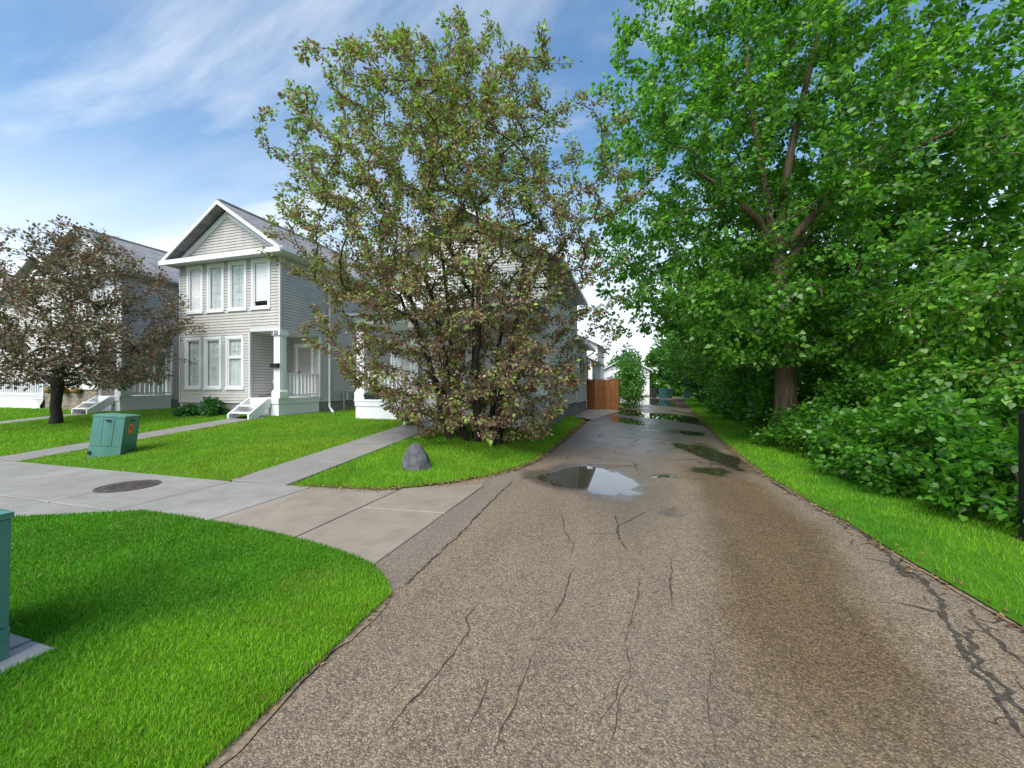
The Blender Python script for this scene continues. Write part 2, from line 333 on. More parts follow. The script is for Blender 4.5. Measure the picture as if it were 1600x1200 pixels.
AL = np.array([(-8, -1.70), (1.4, -1.72), (2.6, -1.76), (2.8, -1.95), (3.0, -2.17), (5.85, -2.2), (5.97, -2.66), (6.4, -2.34), (7.0, -2.1), (8.1, -1.85), (17, -1.85), (24.8, -.72), (35, .8), (47, 2.2)])
AR = np.array([(-8, 2.7), (3.5, 2.5), (7.8, 2.30), (11, 2.42), (18, 2.98), (27, 3.72), (35, 4.35), (47, 5.6)])
def xl(y): return np.interp(y, AL[:, 0], AL[:, 1])
def xr(y): return np.interp(y, AR[:, 0], AR[:, 1]) + 0.10 * (fbm(np.asarray(y, float) * .9, np.asarray(y, float) * 0 + 3, 4) - .47)
PUD = []   # x, y, rx, ry, rot
def pud(x0, x1, y0, y1, k=1.0):
    cx, cy_ = gpx((x0 + x1) / 2, (y0 + y1) / 2); a = gpx(x0, (y0 + y1) / 2); b = gpx(x1, (y0 + y1) / 2); n = gpx((x0 + x1) / 2, y1); f_ = gpx((x0 + x1) / 2, y0)
    PUD.append((cx, cy_, math.hypot(b[0] - a[0], b[1] - a[1]) / 2 * k, math.hypot(f_[0] - n[0], f_[1] - n[1]) / 2 * k, YAW))
pud(845, 996, 722, 770, 1.0); pud(1076, 1140, 690, 724, 1.0); pud(1080, 1138, 730, 742, .9); pud(1042, 1102, 641, 668, 1.0); pud(1062, 1098, 673, 680, 1.0)
pud(965, 1000, 652, 662, 1.3); pud(970, 1012, 640, 651, 1.3); pud(1000, 1080, 622, 637, 1.15); pud(1012, 1060, 740, 746, .9)
def pud_r(x, y, p, i):
    dx, dy = x - p[0], y - p[1]; c, s = math.cos(p[4]), math.sin(p[4])
    u, v = (dx * c + dy * s) / p[2], (-dx * s + dy * c) / p[3]
    return np.sqrt(u * u + v * v) * (0.25 + 1.55 * fbm(u * 1.25 + 9 * i + 3, v * 1.25 + 5, 21 + i)) + 0.3 * (fbm(x * 6, y * 4, 77) - .47)
def alley_z(x, y):
    x = np.asarray(x, float); y = np.asarray(y, float)
    z = 0.006 * (fbm(x * 1.3, y * 1.1, 3) - .47) + 0.003 * (fbm(x * 9, y * 9, 5) - .47)
    for i, p in enumerate(PUD):
        r = pud_r(x, y, p, i); z = z - 0.024 * np.clip(1 - r * r, 0, 1)
    return z
ys = [-8.0]
while ys[-1] < 47: ys.append(ys[-1] + (0.3 if ys[-1] < 0.8 else 0.05 if ys[-1] < 9 else 0.09 if ys[-1] < 17 else 0.16))
ys = np.array(ys); NS = 90; S = np.linspace(0, 1, NS)
XL, XR = xl(ys)[:, None], xr(ys)[:, None]; AX = XL + (XR - XL) * S[None, :]; AY = np.repeat(ys[:, None], NS, 1)
AZ = alley_z(AX, AY)
edge = np.minimum(S, 1 - S)[None, :] * (XR - XL); AZ -= 0.012 * np.clip(1 - edge / 0.12, 0, 1) ** 2 * ((AY < 2.4) | (AY > 7) | (AX > 0))
F = [(j * NS + i, j * NS + i + 1, (j + 1) * NS + i + 1, (j + 1) * NS + i) for j in range(len(ys) - 1) for i in range(NS - 1)]
alley = tag(mesh_obj('alley', np.stack([AX, AY, AZ], -1).reshape(-1, 3), F, M['asphalt'], smooth=True), kind='structure')
wetv = 0.85 * sstep((AY - 6.3) / 5.0) * (0.45 + 0.55 * sstep((2.2 - np.abs(AX - 0.2)) / 1.2))
wetv = np.maximum(wetv, 0.65 * np.exp(-((AX + 0.15 - 0.02 * AY) / .55) ** 2) * sstep((AY - 3.2) / 3))
for i, p in enumerate(PUD): wetv = np.maximum(wetv, 1.1 * sstep((1.45 - pud_r(AX, AY, p, i)) / .6))
bw = np.interp(AY, [0, 2, 3.3, 5.6, 7.8, 9], [.9, 1.0, 1.16, 1.49, 1.48, 1.4])
brownv = 1.25 * np.exp(-(np.abs(AX - bw + .12 * (fbm(AX * 2, AY * 1.2, 88) - .47) * 4) / .55) ** 4) * sstep((9.5 - AY) / 2) * sstep((AY - .8) / 2.5)
seamv = sstep((-1.72 - AX) / .12) * (AY < 7)
for k, v in (('wet', wetv), ('brown', brownv), ('seam', seamv)): set_attr(alley, k, v.ravel())
for i, p in enumerate(PUD):
    c, s = math.cos(p[4]), math.sin(p[4]); V = []
    for k in range(28):
        a = 2 * math.pi * k / 28; u, v = 1.5 * p[2] * math.cos(a), 1.5 * p[3] * math.sin(a)
        x, y = p[0] + u * c - v * s, p[1] + u * s + v * c
        V.append((x, y, -0.0072 - .0004 * i))
    tag(mesh_obj('puddle', V, [tuple(range(28))], M['water']), kind='structure')
tag(mesh_obj('soil_edge', [(-3.5, 5.2, .0035), (-2.9, 5.5, .0035), (-2.24, 5.86, .0035), (-2.3, 6.3, .0035), (-2.9, 6.0, .0035), (-3.6, 5.4, .0035)], [(0, 1, 2, 3, 4, 5)], M['soil_edge']), kind='structure')
# cracks
def crack(pts, w, jit=0.02, px=True, sub=7):
    P = [gpx(*p) for p in pts] if px else pts
    P = np.array(P, float); L = []
    for a, b in zip(P[:-1], P[1:]):
        n = max(2, int(np.linalg.norm(b - a) / 0.035))
        for t in np.linspace(0, 1, n, endpoint=False): L.append(a + (b - a) * t)
    L.append(P[-1]); L = np.array(L); n = len(L)
    off = np.cumsum(RNG.normal(0, 1, (n, 2)), 0) * jit * 0.22; off -= np.linspace(0, 1, n)[:, None] * off[-1]; L = L + off + RNG.normal(0, jit * .12, (n, 2))
    d = np.gradient(L, axis=0); d /= np.linalg.norm(d, axis=1)[:, None] + 1e-9; nn = np.stack([-d[:, 1], d[:, 0]], 1)
    ww = w * np.clip(0.25 + 1.1 * RNG.random(n), .2, 1.3) * np.minimum(1, np.minimum(np.arange(n), n - 1 - np.arange(n)) / 5 + .15)
    A, B = L + nn * ww[:, None] / 2, L - nn * ww[:, None] / 2
    V = np.concatenate([np.c_[A, alley_z(A[:, 0], A[:, 1]) + .003], np.c_[B, alley_z(B[:, 0], B[:, 1]) + .003]])
    mesh_obj('crack', V, [(i, n + i, n + i + 1, i + 1) for i in range(n - 1)], M['crack'], alley)
crack([(800, 752), (760, 790), (715, 835), (670, 875), (632, 915)], .028)
crack([(745, 945), (730, 965), (735, 985), (715, 1010), (690, 1045), (665, 1075), (640, 1100), (600, 1150)], .011)
crack([(1300, 785), (1345, 815), (1372, 850), (1400, 880), (1440, 905), (1480, 935), (1510, 975), (1540, 1040), (1600, 1105), (1680, 1160)], .04, .05)
crack([(1395, 875), (1420, 900), (1450, 908)], .11, .05); crack([(1505, 962), (1560, 1000), (1610, 1045)], .025, .04); crack([(1425, 868), (1400, 882), (1350, 872)], .02)
crack([(1140, 712), (1180, 733), (1225, 768), (1275, 783), (1310, 800)], .09, .07); crack([(1510, 978), (1530, 1060), (1580, 1130), (1640, 1190)], .03, .05)
crack([(1000, 905), (985, 960), (978, 1010), (988, 1060), (962, 1110), (950, 1180)], .007); crack([(1110, 1000), (1118, 1050), (1105, 1095), (1120, 1180)], .006); crack([(840, 1010), (812, 1070), (800, 1110), (770, 1180)], .008)
_c3 = [(1300, 785), (1345, 815), (1400, 880), (1440, 905), (1480, 935), (1510, 975), (1540, 1040), (1600, 1105)]
for k in range(34):
    q = random.choice(_c3); x0, y0 = gpx(q[0] + random.gauss(0, 22), q[1] + random.gauss(0, 20)); a = random.uniform(0, 6.28); L = random.uniform(.08, .32)
    if x0 < xr(y0) - .1: crack([(x0, y0), (x0 + L * .5 * math.cos(a) + random.gauss(0, .03), y0 + L * .5 * math.sin(a)), (x0 + L * math.cos(a), y0 + L * math.sin(a))], random.choice([.012, .02, .05]), .06, False)
crack([(962, 802), (963, 830), (980, 862)], .02); crack([(1010, 800), (965, 822), (965, 834), (915, 834)], .016); crack([(898, 890), (872, 950), (858, 975)], .012)
crack([(1050, 872), (1047, 910), (1050, 945)], .012); crack([(765, 1060), (755, 1090), (738, 1120), (730, 1150)], .009); crack([(625, 1062), (600, 1090)], .008)
crack([(970, 1060), (960, 1090), (935, 1133)], .01); crack([(952, 715), (990, 722), (997, 736)], .02); crack([(890, 868), (895, 850), (880, 830), (875, 800)], .012)
for k in range(55):
    x0 = random.uniform(-1.4, 1.9); y0 = random.uniform(7.5, 17); a = random.choice([0, 1.57]) + random.gauss(0, .4); L = random.uniform(.3, 1.1)
    crack([(x0, y0), (x0 + L * .5 * math.cos(a) + random.gauss(0, .06), y0 + L * .5 * math.sin(a)), (x0 + L * math.cos(a), y0 + L * math.sin(a))], .032, .06, False)

# ------------------------------------------------------------------ sidewalk, paths, pads
def slab(parent, name, poly, ztop, thick, m, gap=0.006):
    P = np.array(poly, float); c = P.mean(0); Q = c + (P - c) * (1 - gap * 2 / (np.abs(P - c).max(0) + .01)); R = c + (Q - c) * (1 - .014 / (np.abs(P - c).max(0) + .01))
    zt = [float(ztop(x, y)) if callable(ztop) else ztop for x, y in Q]; n = len(Q)
    V = [(x, y, z - thick) for (x, y), z in zip(Q, zt)] + [(x, y, z - .007) for (x, y), z in zip(Q, zt)] + [(x, y, z) for (x, y), z in zip(R, zt)]
    F = [tuple(range(2 * n, 3 * n))] + [(k * n + i, k * n + (i + 1) % n, (k + 1) * n + (i + 1) % n, (k + 1) * n + i) for k in range(2) for i in range(n)]
    return mesh_obj(name, V, F, M[m], parent)
walk = tag(mesh_obj('sidewalk', [(-40, 1.9, -.06), (-2.2, 1.9, -.06), (-2.2, 5.9, -.06), (-40, 5.2, -.06)], [(0, 1, 2, 3)], M['foundation']), kind='structure')
J = [-3.35, -4.73, -6.25, -7.55, -8.9, -10.25, -11.65, -13.1, -14.6, -16.1, -17.6, -19.1, -20.6, -22.1, -23.6, -25.1, -26.6, -28.1]
for a, b in zip(J[:-1], J[1:]):
    brown = a > -4.5
    ytop = lambda x: 5.25 if x > -3.4 else 5.02 if x > -4.8 else 4.93
    slab(walk, 'concrete_panel', [(b, 3.35), (a, 3.22 if a > -3.4 else 3.35), (a, ytop(a)), (b, ytop(b))], 0.006, .07, 'concrete_brown' if brown else 'concrete')
slab(walk, 'concrete_panel', [(-3.35, 3.22), (-2.17, 2.9), (-2.19, 4.46), (-3.35, 4.36)], 0.006, .07, 'concrete_brown')
slab(walk, 'concrete_panel', [(-3.35, 4.36), (-2.19, 4.46), (-2.21, 5.92), (-3.35, 5.4)], 0.006, .07, 'concrete_brown')
for k in range(5):
    slab(walk, 'concrete_panel', [(-7.6 - 1.5 * k, 1.95), (-5.0 - 1.5 * k if k == 0 else -6.1 - 1.5 * k, 1.95), (-5.0 - 1.5 * k if k == 0 else -6.1 - 1.5 * k, 3.35), (-7.6 - 1.5 * k, 3.35)], 0.006, .07, 'concrete')
def path(name, x0, x1, y0, y1, n):
    zf = lambda x, y: gz(x, y) + .012
    p = tag(sheet(name, np.linspace(x0 + .04, x1 - .04, 3), np.linspace(y0, y1, 9), lambda X, Y: gz(X, Y) - .05, 'foundation'))
    yy = np.linspace(y0, y1, n + 1)
    for a, b in zip(yy[:-1], yy[1:]): slab(p, 'concrete_panel', [(x0, a), (x1, a), (x1, b), (x0, b)], zf, .09, 'concrete_wet', .004)
path('house_path', -13.15, -12.15, 4.97, 10.3, 4); path('house_path', -6.35, -5.2, 4.97, 10.1, 4); path('house_path', -21.45, -20.5, 4.97, 10.3, 4)
pad = tag(mesh_obj('paver_pad', [(-4.7, .3, -.02), (-3.27, .3, -.02), (-3.27, 1.5, -.02), (-4.7, 1.5, -.02)], [(0, 1, 2, 3)], M['litter_soil']), kind='structure')
for i in range(6):
    for j in range(3):
        x = -3.28 - .235 * i; y = 1.5 - .42 * j
        slab(pad, 'paver', [(x - .235, y - .42), (x, y - .42), (x, y), (x - .235, y)], .035 + random.uniform(-.004, .004), .05, 'paver', .004)
tag(sheet('gravel_pad', np.linspace(-2.75, -.5, 8), np.linspace(18.2, 25.2, 12), lambda X, Y: 0.03 * sstep((xl(Y) + .3 - X) / .5) - .02 + 0 * X, 'gravel'), kind='structure')
tag(sheet('back_lane', np.linspace(-14, 16, 16), np.linspace(46.6, 53, 6), lambda X, Y: -.02 + 0 * X, 'gravel'), kind='structure')
mb = MB(); mb.bar((-2.85, 18.3, .03), (-1.95, 17.9, .03), .09, .12); tag(mb.build('edging_timber', 'bark'), 'dark landscape timber edging the gravel pad beside the white house', 'timber')

# ------------------------------------------------------------------ lawns with grass blades
def lawn(name, Y, XLf, XRf, zf, nblade, hgt, cols, glabel, blade_w=0.0035, seg3=False, ymin=None, zoff=.0, soil='soil'):
    nx = 14; T = np.linspace(0, 1, nx); xs0, xs1 = XLf(Y), XRf(Y)
    X = xs0[:, None] + (xs1 - xs0)[:, None] * T[None]; YY = np.repeat(Y[:, None], nx, 1); Z = zf(X, YY) + zoff
    F = [(j * nx + i, j * nx + i + 1, (j + 1) * nx + i + 1, (j + 1) * nx + i) for j in range(len(Y) - 1) for i in range(nx - 1)]
    tag(mesh_obj(name, np.stack([X, YY, Z], -1).reshape(-1, 3), F, M[soil], smooth=True), kind='structure')
    # blades
    n = nblade * 6; y = RNG.uniform(Y[0] if ymin is None else ymin, Y[-1], n); a, b = XLf(y), XRf(y); wmax = (b - a).max()
    x = a + RNG.random(n) * wmax; ok = x < b + .02; x, y = x[ok], y[ok]
    lat, dep = x * CA + y * SA, -x * SA + y * CA
    ok = (dep > .3) & (np.abs(lat) < dep * 1.36 + 1.6); x, y, dep = x[ok], y[ok], dep[ok]
    dist = np.hypot(x, y); pr = (1 / np.maximum(dist, 1.5)) ** 1.5; pr = pr / pr.max(); k = RNG.random(len(x)) < np.maximum(pr, .02); x, y, dist = x[k], y[k], dist[k]
    pv = ~((x < -3.29) & (x > -4.7) & (y < 1.49)); x, y, dist = x[pv], y[pv], dist[pv]
    if len(x) > nblade: s_ = RNG.permutation(len(x))[:nblade]; x, y, dist = x[s_], y[s_], dist[s_]
    n = len(x); z = zf(x, y) + zoff - .003
    h = hgt * RNG.uniform(.6, 1.25, n) * (0.75 + .5 * fbm(x * .9, y * .9, 31)); w = np.maximum(blade_w, dist * .0011) * RNG.uniform(.7, 1.3, n)
    az = RNG.uniform(0, 6.283, n); lean = RNG.uniform(.1, .75, n); la = RNG.uniform(0, 6.283, n)
    dx, dy = np.cos(az) * w / 2, np.sin(az) * w / 2; lx, ly = np.cos(la) * lean * h, np.sin(la) * lean * h
    base = np.stack([x, y, z], 1); side = np.stack([dx, dy, 0 * dx], 1); tip = base + np.stack([lx, ly, h * np.sqrt(1 - .5 * lean ** 2)], 1)
    if seg3:
        mid = base + np.stack([lx * .3, ly * .3, h * .6], 1)
        V = np.stack([base - side, base + side, mid + side * .8, mid - side * .8, tip], 1).reshape(-1, 3)
        tri = np.array([(0, 1, 2), (0, 2, 3), (3, 2, 4)])
        k = 5
    else:
        V = np.stack([base - side, base + side, tip], 1).reshape(-1, 3); tri = np.array([(0, 1, 2)]); k = 3
    patch = sstep((fbm(x * .55, y * .55, 41) - .33) / .3); patch = np.clip(patch + RNG.normal(0, .22, n), 0, 1)[:, None]
    C = np.array(cols[0]) * (1 - patch) + np.array(cols[1]) * patch; C = C * RNG.uniform(.65, 1.25, (n, 1)) * (.72 + .6 * fbm(x * 2.7, y * 2.7, 45))[:, None]; dry = RNG.random(n) < .35 * sstep((fbm(x * 1.3 + 4, y * 1.3, 47) - .56) / .12); C[dry] = C[dry] * .5 + np.array((.20, .24, .05)) * .5
    dead = RNG.random(n) < .03; C[dead] = np.array((.28, .24, .09))
    o = fast_mesh('grass', V, (tri[None] + (np.arange(n) * k)[:, None, None]).reshape(-1, 3), M['grass'], np.repeat(C, len(tri), 0))
    tag(o, glabel, 'grass', kind='stuff')
def fast_mesh(name, V, T, material, FC=None, parent=None):
    me = bpy.data.meshes.new(name); V = np.asarray(V, np.float32); T = np.asarray(T, np.int32)
    if parent is not None: V = V - org(parent).astype(np.float32)
    me.vertices.add(len(V)); me.vertices.foreach_set('co', V.ravel()); me.loops.add(T.size); me.loops.foreach_set('vertex_index', T.ravel())
    me.polygons.add(len(T)); me.polygons.foreach_set('loop_start', np.arange(0, T.size, 3, dtype=np.int32))
    me.update(calc_edges=True)
    if FC is not None:
        a = me.attributes.new('Col', 'FLOAT_COLOR', 'FACE'); a.data.foreach_set('color', np.c_[FC, np.ones(len(FC))].astype(np.float32).ravel())
    me.materials.append(material); o = bpy.data.objects.new(name, me); COL.objects.link(o)
    if parent is not None: o.parent = parent
    return o
def seg(*p):
    P = np.array(p, float); return lambda y: np.interp(y, P[:, 0], P[:, 1])
G_DEEP, G_MID, G_YEL, G_LIME = (.07, .25, .011), (.20, .40, .018), (.25, .37, .014), (.15, .33, .012)
flat = lambda x, y: 0.02 + 0 * np.asarray(x, float)
near_r = seg((-6, -1.68), (1.4, -1.70), (2.6, -1.74), (2.75, -1.86), (2.9, -2.05), (3.0, -2.2), (3.12, -2.55), (3.25, -3.1), (3.36, -3.9), (3.43, -5.2))
near_l = seg((-6, -16), (1.2, -9.5), (2.2, -8.2), (2.95, -6.8), (3.43, -5.85))
yy = np.concatenate([np.linspace(-6, 2.4, 18), np.linspace(2.5, 3.43, 20)])
lawn('lawn', yy, near_l, near_r, flat, 185000, .033, (G_DEEP, G_MID), 'deep green mown grass in the foreground lawn beside the alley', .0036, True, .3)
ly = lambda a, b: np.linspace(a, b, 26)
cst = lambda v: (lambda y: v + 0 * np.asarray(y, float))
lawn('lawn', ly(4.9, 22), cst(-12.17), cst(-6.33), gz, 70000, .045, (G_LIME, G_YEL), 'yellow green grass between the two front paths')
lawn('lawn', ly(4.88, 14), cst(-20.52), cst(-13.13), gz, 40000, .055, (G_MID, G_LIME), 'green grass around the green utility cabinet and purple tree')
lawn('lawn', ly(4.88, 12), cst(-34), cst(-21.43), gz, 14000, .055, (G_MID, G_LIME), 'green grass before the lattice porch on the far left')
isl_r = seg((4.98, -4.9), (5.02, -4.6), (5.15, -3.6), (5.45, -3.15), (5.85, -2.75), (6.4, -2.38), (7.0, -2.12), (8.1, -1.88), (16, -1.86), (17.5, -1.95), (18.2, -2.3))
lawn('lawn', np.concatenate([np.linspace(4.98, 6, 16), np.linspace(6.1, 18.2, 26)]), seg((4.98, -5.15), (18.2, -5.22)), isl_r, gz, 55000, .06, (G_MID, G_LIME), 'green grass around the grey boulder under the purple leafed tree')
def rz(x, y): return 0.02 + 0.05 * sstep((np.asarray(x, float) - 2.6) / 3)
lawn('lawn', np.concatenate([np.linspace(-4, 16, 50), np.linspace(17, 46, 30)]), lambda y: xr(y) - .03, lambda y: np.interp(y, [-4, 6, 12, 20, 46], [5.2, 4.6, 4.4, 5.2, 7.5]), rz, 85000, .06, ((.06, .25, .008), (.17, .37, .012)), 'bright green grass verge along the right edge of the alley', .005, False, .8)
tag(sheet('shrub_bed', np.linspace(3.5, 40, 10), np.linspace(-8, 46, 20), lambda X, Y: 0.0 + 0.055 * sstep((X - 2.6) / 3) - .02, 'litter_soil'), kind='structure')
# bare soil showing between grass and pavement
def soil_edge(fx, y0, y1, a, b, seed):
    y = np.arange(y0, y1, .06); x = fx(y); ja = .05 * (fbm(y * 3, y * 0 + 2, seed) - .47) * 2; jb = .07 * (fbm(y * 4, y * 0 + 6, seed + 9) - .47) * 2; n = len(y)
    A_, B_ = np.c_[x + a + ja, y], np.c_[x + b + jb, y]
    V = np.concatenate([np.c_[q, np.maximum(alley_z(q[:, 0], q[:, 1]), -.004) + .006] for q in (A_, B_)]); tag(mesh_obj('soil_edge', V, [(i, n + i, n + i + 1, i + 1) for i in range(n - 1)], M['soil_edge']), kind='structure')
soil_edge(near_r, -2, 2.9, -.10, .03, 60); soil_edge(isl_r, 4.99, 18.2, -.4, .07, 61); soil_edge(lambda y: xr(y), .5, 40, -.07, .2, 62)
# leaf litter along the edges
def litter(name, pts, n, spread, label):
    P = np.array(pts, float); L = np.r_[0, np.cumsum(np.linalg.norm(np.diff(P, axis=0), axis=1))]; t = RNG.uniform(0, L[-1], n)
    x = np.interp(t, L, P[:, 0]) + RNG.normal(0, spread, n); y = np.interp(t, L, P[:, 1]) + RNG.normal(0, spread, n)
    s = RNG.uniform(.008, .024, n) * (1 + .05 * y); a = RNG.uniform(0, 6.28, n); z = np.where((x > xl(y)) & (x < xr(y)), .008, .03) + RNG.random(n) * .012
    q = np.array([(-1, 0), (0, .55), (1, 0), (0, -.55)]); V = np.empty((n, 4, 3))
    for k in range(4):
        V[:, k, 0] = x + s * (q[k, 0] * np.cos(a) - q[k, 1] * np.sin(a)); V[:, k, 1] = y + s * (q[k, 0] * np.sin(a) + q[k, 1] * np.cos(a)); V[:, k, 2] = z + RNG.normal(0, .004, n)
    T = (np.array([(0, 1, 2), (0, 2, 3)])[None] + (np.arange(n) * 4)[:, None, None]).reshape(-1, 3)
    pal = np.array([(.16, .07, .03), (.25, .13, .05), (.10, .05, .03), (.34, .22, .10), (.06, .04, .03)]); C = pal[RNG.integers(0, 5, n)]
    tag(fast_mesh(name, V.reshape(-1, 3), T, M['litter'], np.repeat(C, 2, 0)), label, 'leaf litter', kind='stuff')
litter('leaf_litter', [(-4.9, 4.98), (-3.6, 5.12), (-2.75, 5.84), (-2.1, 7.0), (-1.84, 8.1), (-1.82, 17)], 2000, .06, 'brown leaf litter along the curved edge of the boulder lawn')
yl = np.linspace(1.5, 26, 40); litter('leaf_litter', np.c_[xr(yl) - .05, yl], 2000, .06, 'brown leaf litter along the right edge of the alley')
litter('leaf_litter', [(-6.33, 5), (-6.33, 9.6)], 500, .03, 'brown debris along the path edge left of the boulder')
litter('leaf_litter', [(-1.7, .5), (-1.73, 2.6)], 40, .03, 'dry crumbs along the near lawn edge by the asphalt')

# ------------------------------------------------------------------ houses
CRS = 0.105
def siding(mb, axis, plane, u0, u1, z0, z1, openings=(), sign=-1, rake=None):
    """lap siding courses; axis 'x': wall runs along x at y=plane facing sign*y; axis 'y': runs along y at x=plane facing sign*x; rake(z)->(u0,u1)"""
    zs = sorted({round(v, 4) for v in list(np.arange(z0, z1, CRS)) + [z1] + [o[k] for o in openings for k in (2, 3) if z0 < o[k] < z1]})
    for a, b in zip(zs[:-1], zs[1:]):
        if b - a < .004: continue
        fa = ((a - z0) / CRS) % 1; fa = 0 if fa > .98 else fa
        fb = min(1, fa + (b - a) / CRS); pa, pb = .024 - .016 * fa, .024 - .016 * fb; lip = .013 if fa < .02 and b - a > .03 else 0
        zm = (a + b) / 2; iv = [(u0, u1)]
        for o in openings:
            if o[2] < zm < o[3]:
                n = []
                for p, q in iv:
                    if o[1] <= p or o[0] >= q: n.append((p, q)); continue
                    if o[0] > p: n.append((p, o[0]))
                    if o[1] < q: n.append((o[1], q))
                iv = n
        for p, q in iv:
            pl, ql, pu, qu = p, q, p, q
            if rake: (ra, rb), (rc, rd) = rake(a), rake(b); pl, ql, pu, qu = max(p, ra), min(q, rb), max(p, rc), min(q, rd)
            if ql - pl < .01: continue
            def P(u, d, z): return (u, plane + sign * d, z) if axis == 'x' else (plane + sign * d, u, z)
            if lip: V = [P(pl, -.014, a), P(ql, -.014, a), P(ql, -.014, a + lip), P(pl, -.014, a + lip), P(ql, pa, a + lip), P(pl, pa, a + lip), P(qu, pb, b), P(pu, pb, b), P(qu, -.014, b), P(pu, -.014, b)]; mb.add(V, [(0, 1, 2, 3), (3, 2, 4, 5), (5, 4, 6, 7), (7, 6, 8, 9)])
            else: V = [P(pl, pa, a), P(ql, pa, a), P(qu, pb, b), P(pu, pb, b)]; mb.add(V, [(0, 1, 2, 3)])
    return mb
def window(house, x0, x1, z0, z1, Y, style, label=None):
    """front facing window in a wall at y=Y"""
    tw = .1; mb = MB()
    mb.box(x0, x1, Y - .045, Y + .06, z1 - tw * 1.15, z1).box(x0 - .015, x1 + .015, Y - .06, Y + .06, z0, z0 + tw)
    mb.box(x0, x0 + tw, Y - .04, Y + .06, z0 + tw, z1 - tw * 1.15).box(x1 - tw, x1, Y - .04, Y + .06, z0 + tw, z1 - tw * 1.15)
    w = mb.build('window', 'trim', house)
    if label: w['label'] = label
    a, b, c, d = x0 + tw, x1 - tw, z0 + tw, z1 - tw * 1.15; s = .045
    mb = MB().box(a, a + s, Y - .015, Y + .03, c, d).box(b - s, b, Y - .015, Y + .03, c, d).box(a + s, b - s, Y - .015, Y + .03, c, c + s).box(a + s, b - s, Y - .015, Y + .03, d - s, d)
    if style == 'hung': zm = c + (d - c) * .62; mb.box(a + s, b - s, Y - .013, Y + .03, zm - .05, zm + .05)
    mb.build('frame', 'white', w)
    MB().box(a + s, b - s, Y + .008, Y + .014, c + s, d - s).build('pane', 'glass', w)
    mu = MB()
    if style == 'hung':
        zm += .05
        for k in (1, 2): xx = a + s + (b - a - 2 * s) * k / 3; mu.box(xx - .008, xx + .008, Y + .016, Y + .022, zm, d - s)
        for k in (1, 2): zz = zm + (d - s - zm) * k / 3; mu.box(a + s, b - s, Y + .0165, Y + .0215, zz - .008, zz + .008)
    elif style in ('grid', 'plain'):
        xx = (a + b) / 2; mu.box(xx - .006, xx + .006, Y + .016, Y + .022, c + s, d - s)
        for k in range(1, 5): zz = c + s + (d - c - 2 * s) * k / 5; mu.box(a + s, b - s, Y + .0165, Y + .0215, zz - .006, zz + .006)
    if mu.v: mu.build('muntin', 'soffit', w)
    if style in ('hung', 'grid', 'plain'):
        V = []; F = []; n = 40
        for k in range(n): xx = a + s + (b - a - 2 * s) * k / (n - 1); yy_ = Y + .055 + .02 * math.sin(k * 1.35 + x0) + .01 * math.sin(k * .5); V += [(xx, yy_, c), (xx, yy_ + .004, d)]
        for k in range(n - 1): F.append((2 * k, 2 * k + 2, 2 * k + 3, 2 * k + 1))
        mesh_obj('curtain', V, F, M['curtain'], w, True)
    else:
        mb = MB(); nb = int((d - c) / .055); lo = 0 if style == 'blind' else nb // 7
        for k in range(lo, nb): zz = c + (d - c) * (k + .5) / nb; mb.bar((a + s, Y + .06, zz), (b - s, Y + .06, zz), .035, .05)
        mb.build('blind', 'blind', w)
    return w
def gable_roof(house, x0, x1, y0, y1, ze, zr, m='shingle', th=.14):
    xm = (x0 + x1) / 2; mb = MB()
    for xa, za, xb, zb in ((x0, ze, xm, zr), (xm, zr, x1, ze)): mb.prism([(xa, za), (xb, zb), (xb, zb + th), (xa, za + th)], 1, y0, y1)
    r = mb.build('roof', m, house)
    for s, X in ((-1, x0), (1, x1)):
        MB().box(X - (.1 if s < 0 else .0), X + (.1 if s > 0 else 0), y0 + .01, y1 - .01, ze - .03, ze + .1).build('gutter', 'trim', r)
    MB().box(xm - .09, xm + .09, y0 + .02, y1 - .02, zr + th - .05, zr + th + .025).build('ridge_cap', m, r)
    # rake boards at the front
    for sgn in (-1, 1):
        X = x0 if sgn < 0 else x1
        MB().prism([(X, ze - .03), (xm, zr - .03), (xm, zr + .10), (X, ze + .10)], 1, y0 - .035, y0 + .003).build('rake_board', 'trim', r)
    return r
def railing(house, axis, c, u0, u1, zf, n, gap_m='white'):
    P = (lambda u, z: (c, u, z)) if axis == 'y' else (lambda u, z: (u, c, z))
    r = MB().bar(P(u0, zf + .88), P(u1, zf + .88), .09, .05).bar(P(u0, zf + .10), P(u1, zf + .10), .06, .06).build('railing', 'white', house)
    for k in range(n):
        u = u0 + (u1 - u0) * (k + .5) / n; p = P(u, 0)
        MB().box(p[0] - .028, p[0] + .028, p[1] - .028, p[1] + .028, zf + .13, zf + .855).build('baluster', 'white', r)
    return r
def column(house, cx, cy_, z0, z1):
    col = MB().box(cx - .14, cx + .14, cy_ - .14, cy_ + .14, z0 + .30, z1 - .17).build('column', 'white', house)
    MB().box(cx - .19, cx + .19, cy_ - .19, cy_ + .19, z0, z0 + .22).frust(cx, cy_, z0 + .22, z0 + .30, .19, .19, .143, .143).build('column_base', 'white', col)
    MB().box(cx - .185, cx + .185, cy_ - .185, cy_ + .185, z1 - .17, z1).build('column_cap', 'white', col)
    mb = MB()
    for q in (-1, 1):
        mb.box(cx + q * .05 - .012, cx + q * .05 + .012, cy_ - .153, cy_ - .139, z0 + .31, z1 - .18)
        mb.box(cx + .139, cx + .153, cy_ + q * .05 - .012, cy_ + q * .05 + .012, z0 + .31, z1 - .18)
    mb.build('batten', 'trim', col); return col
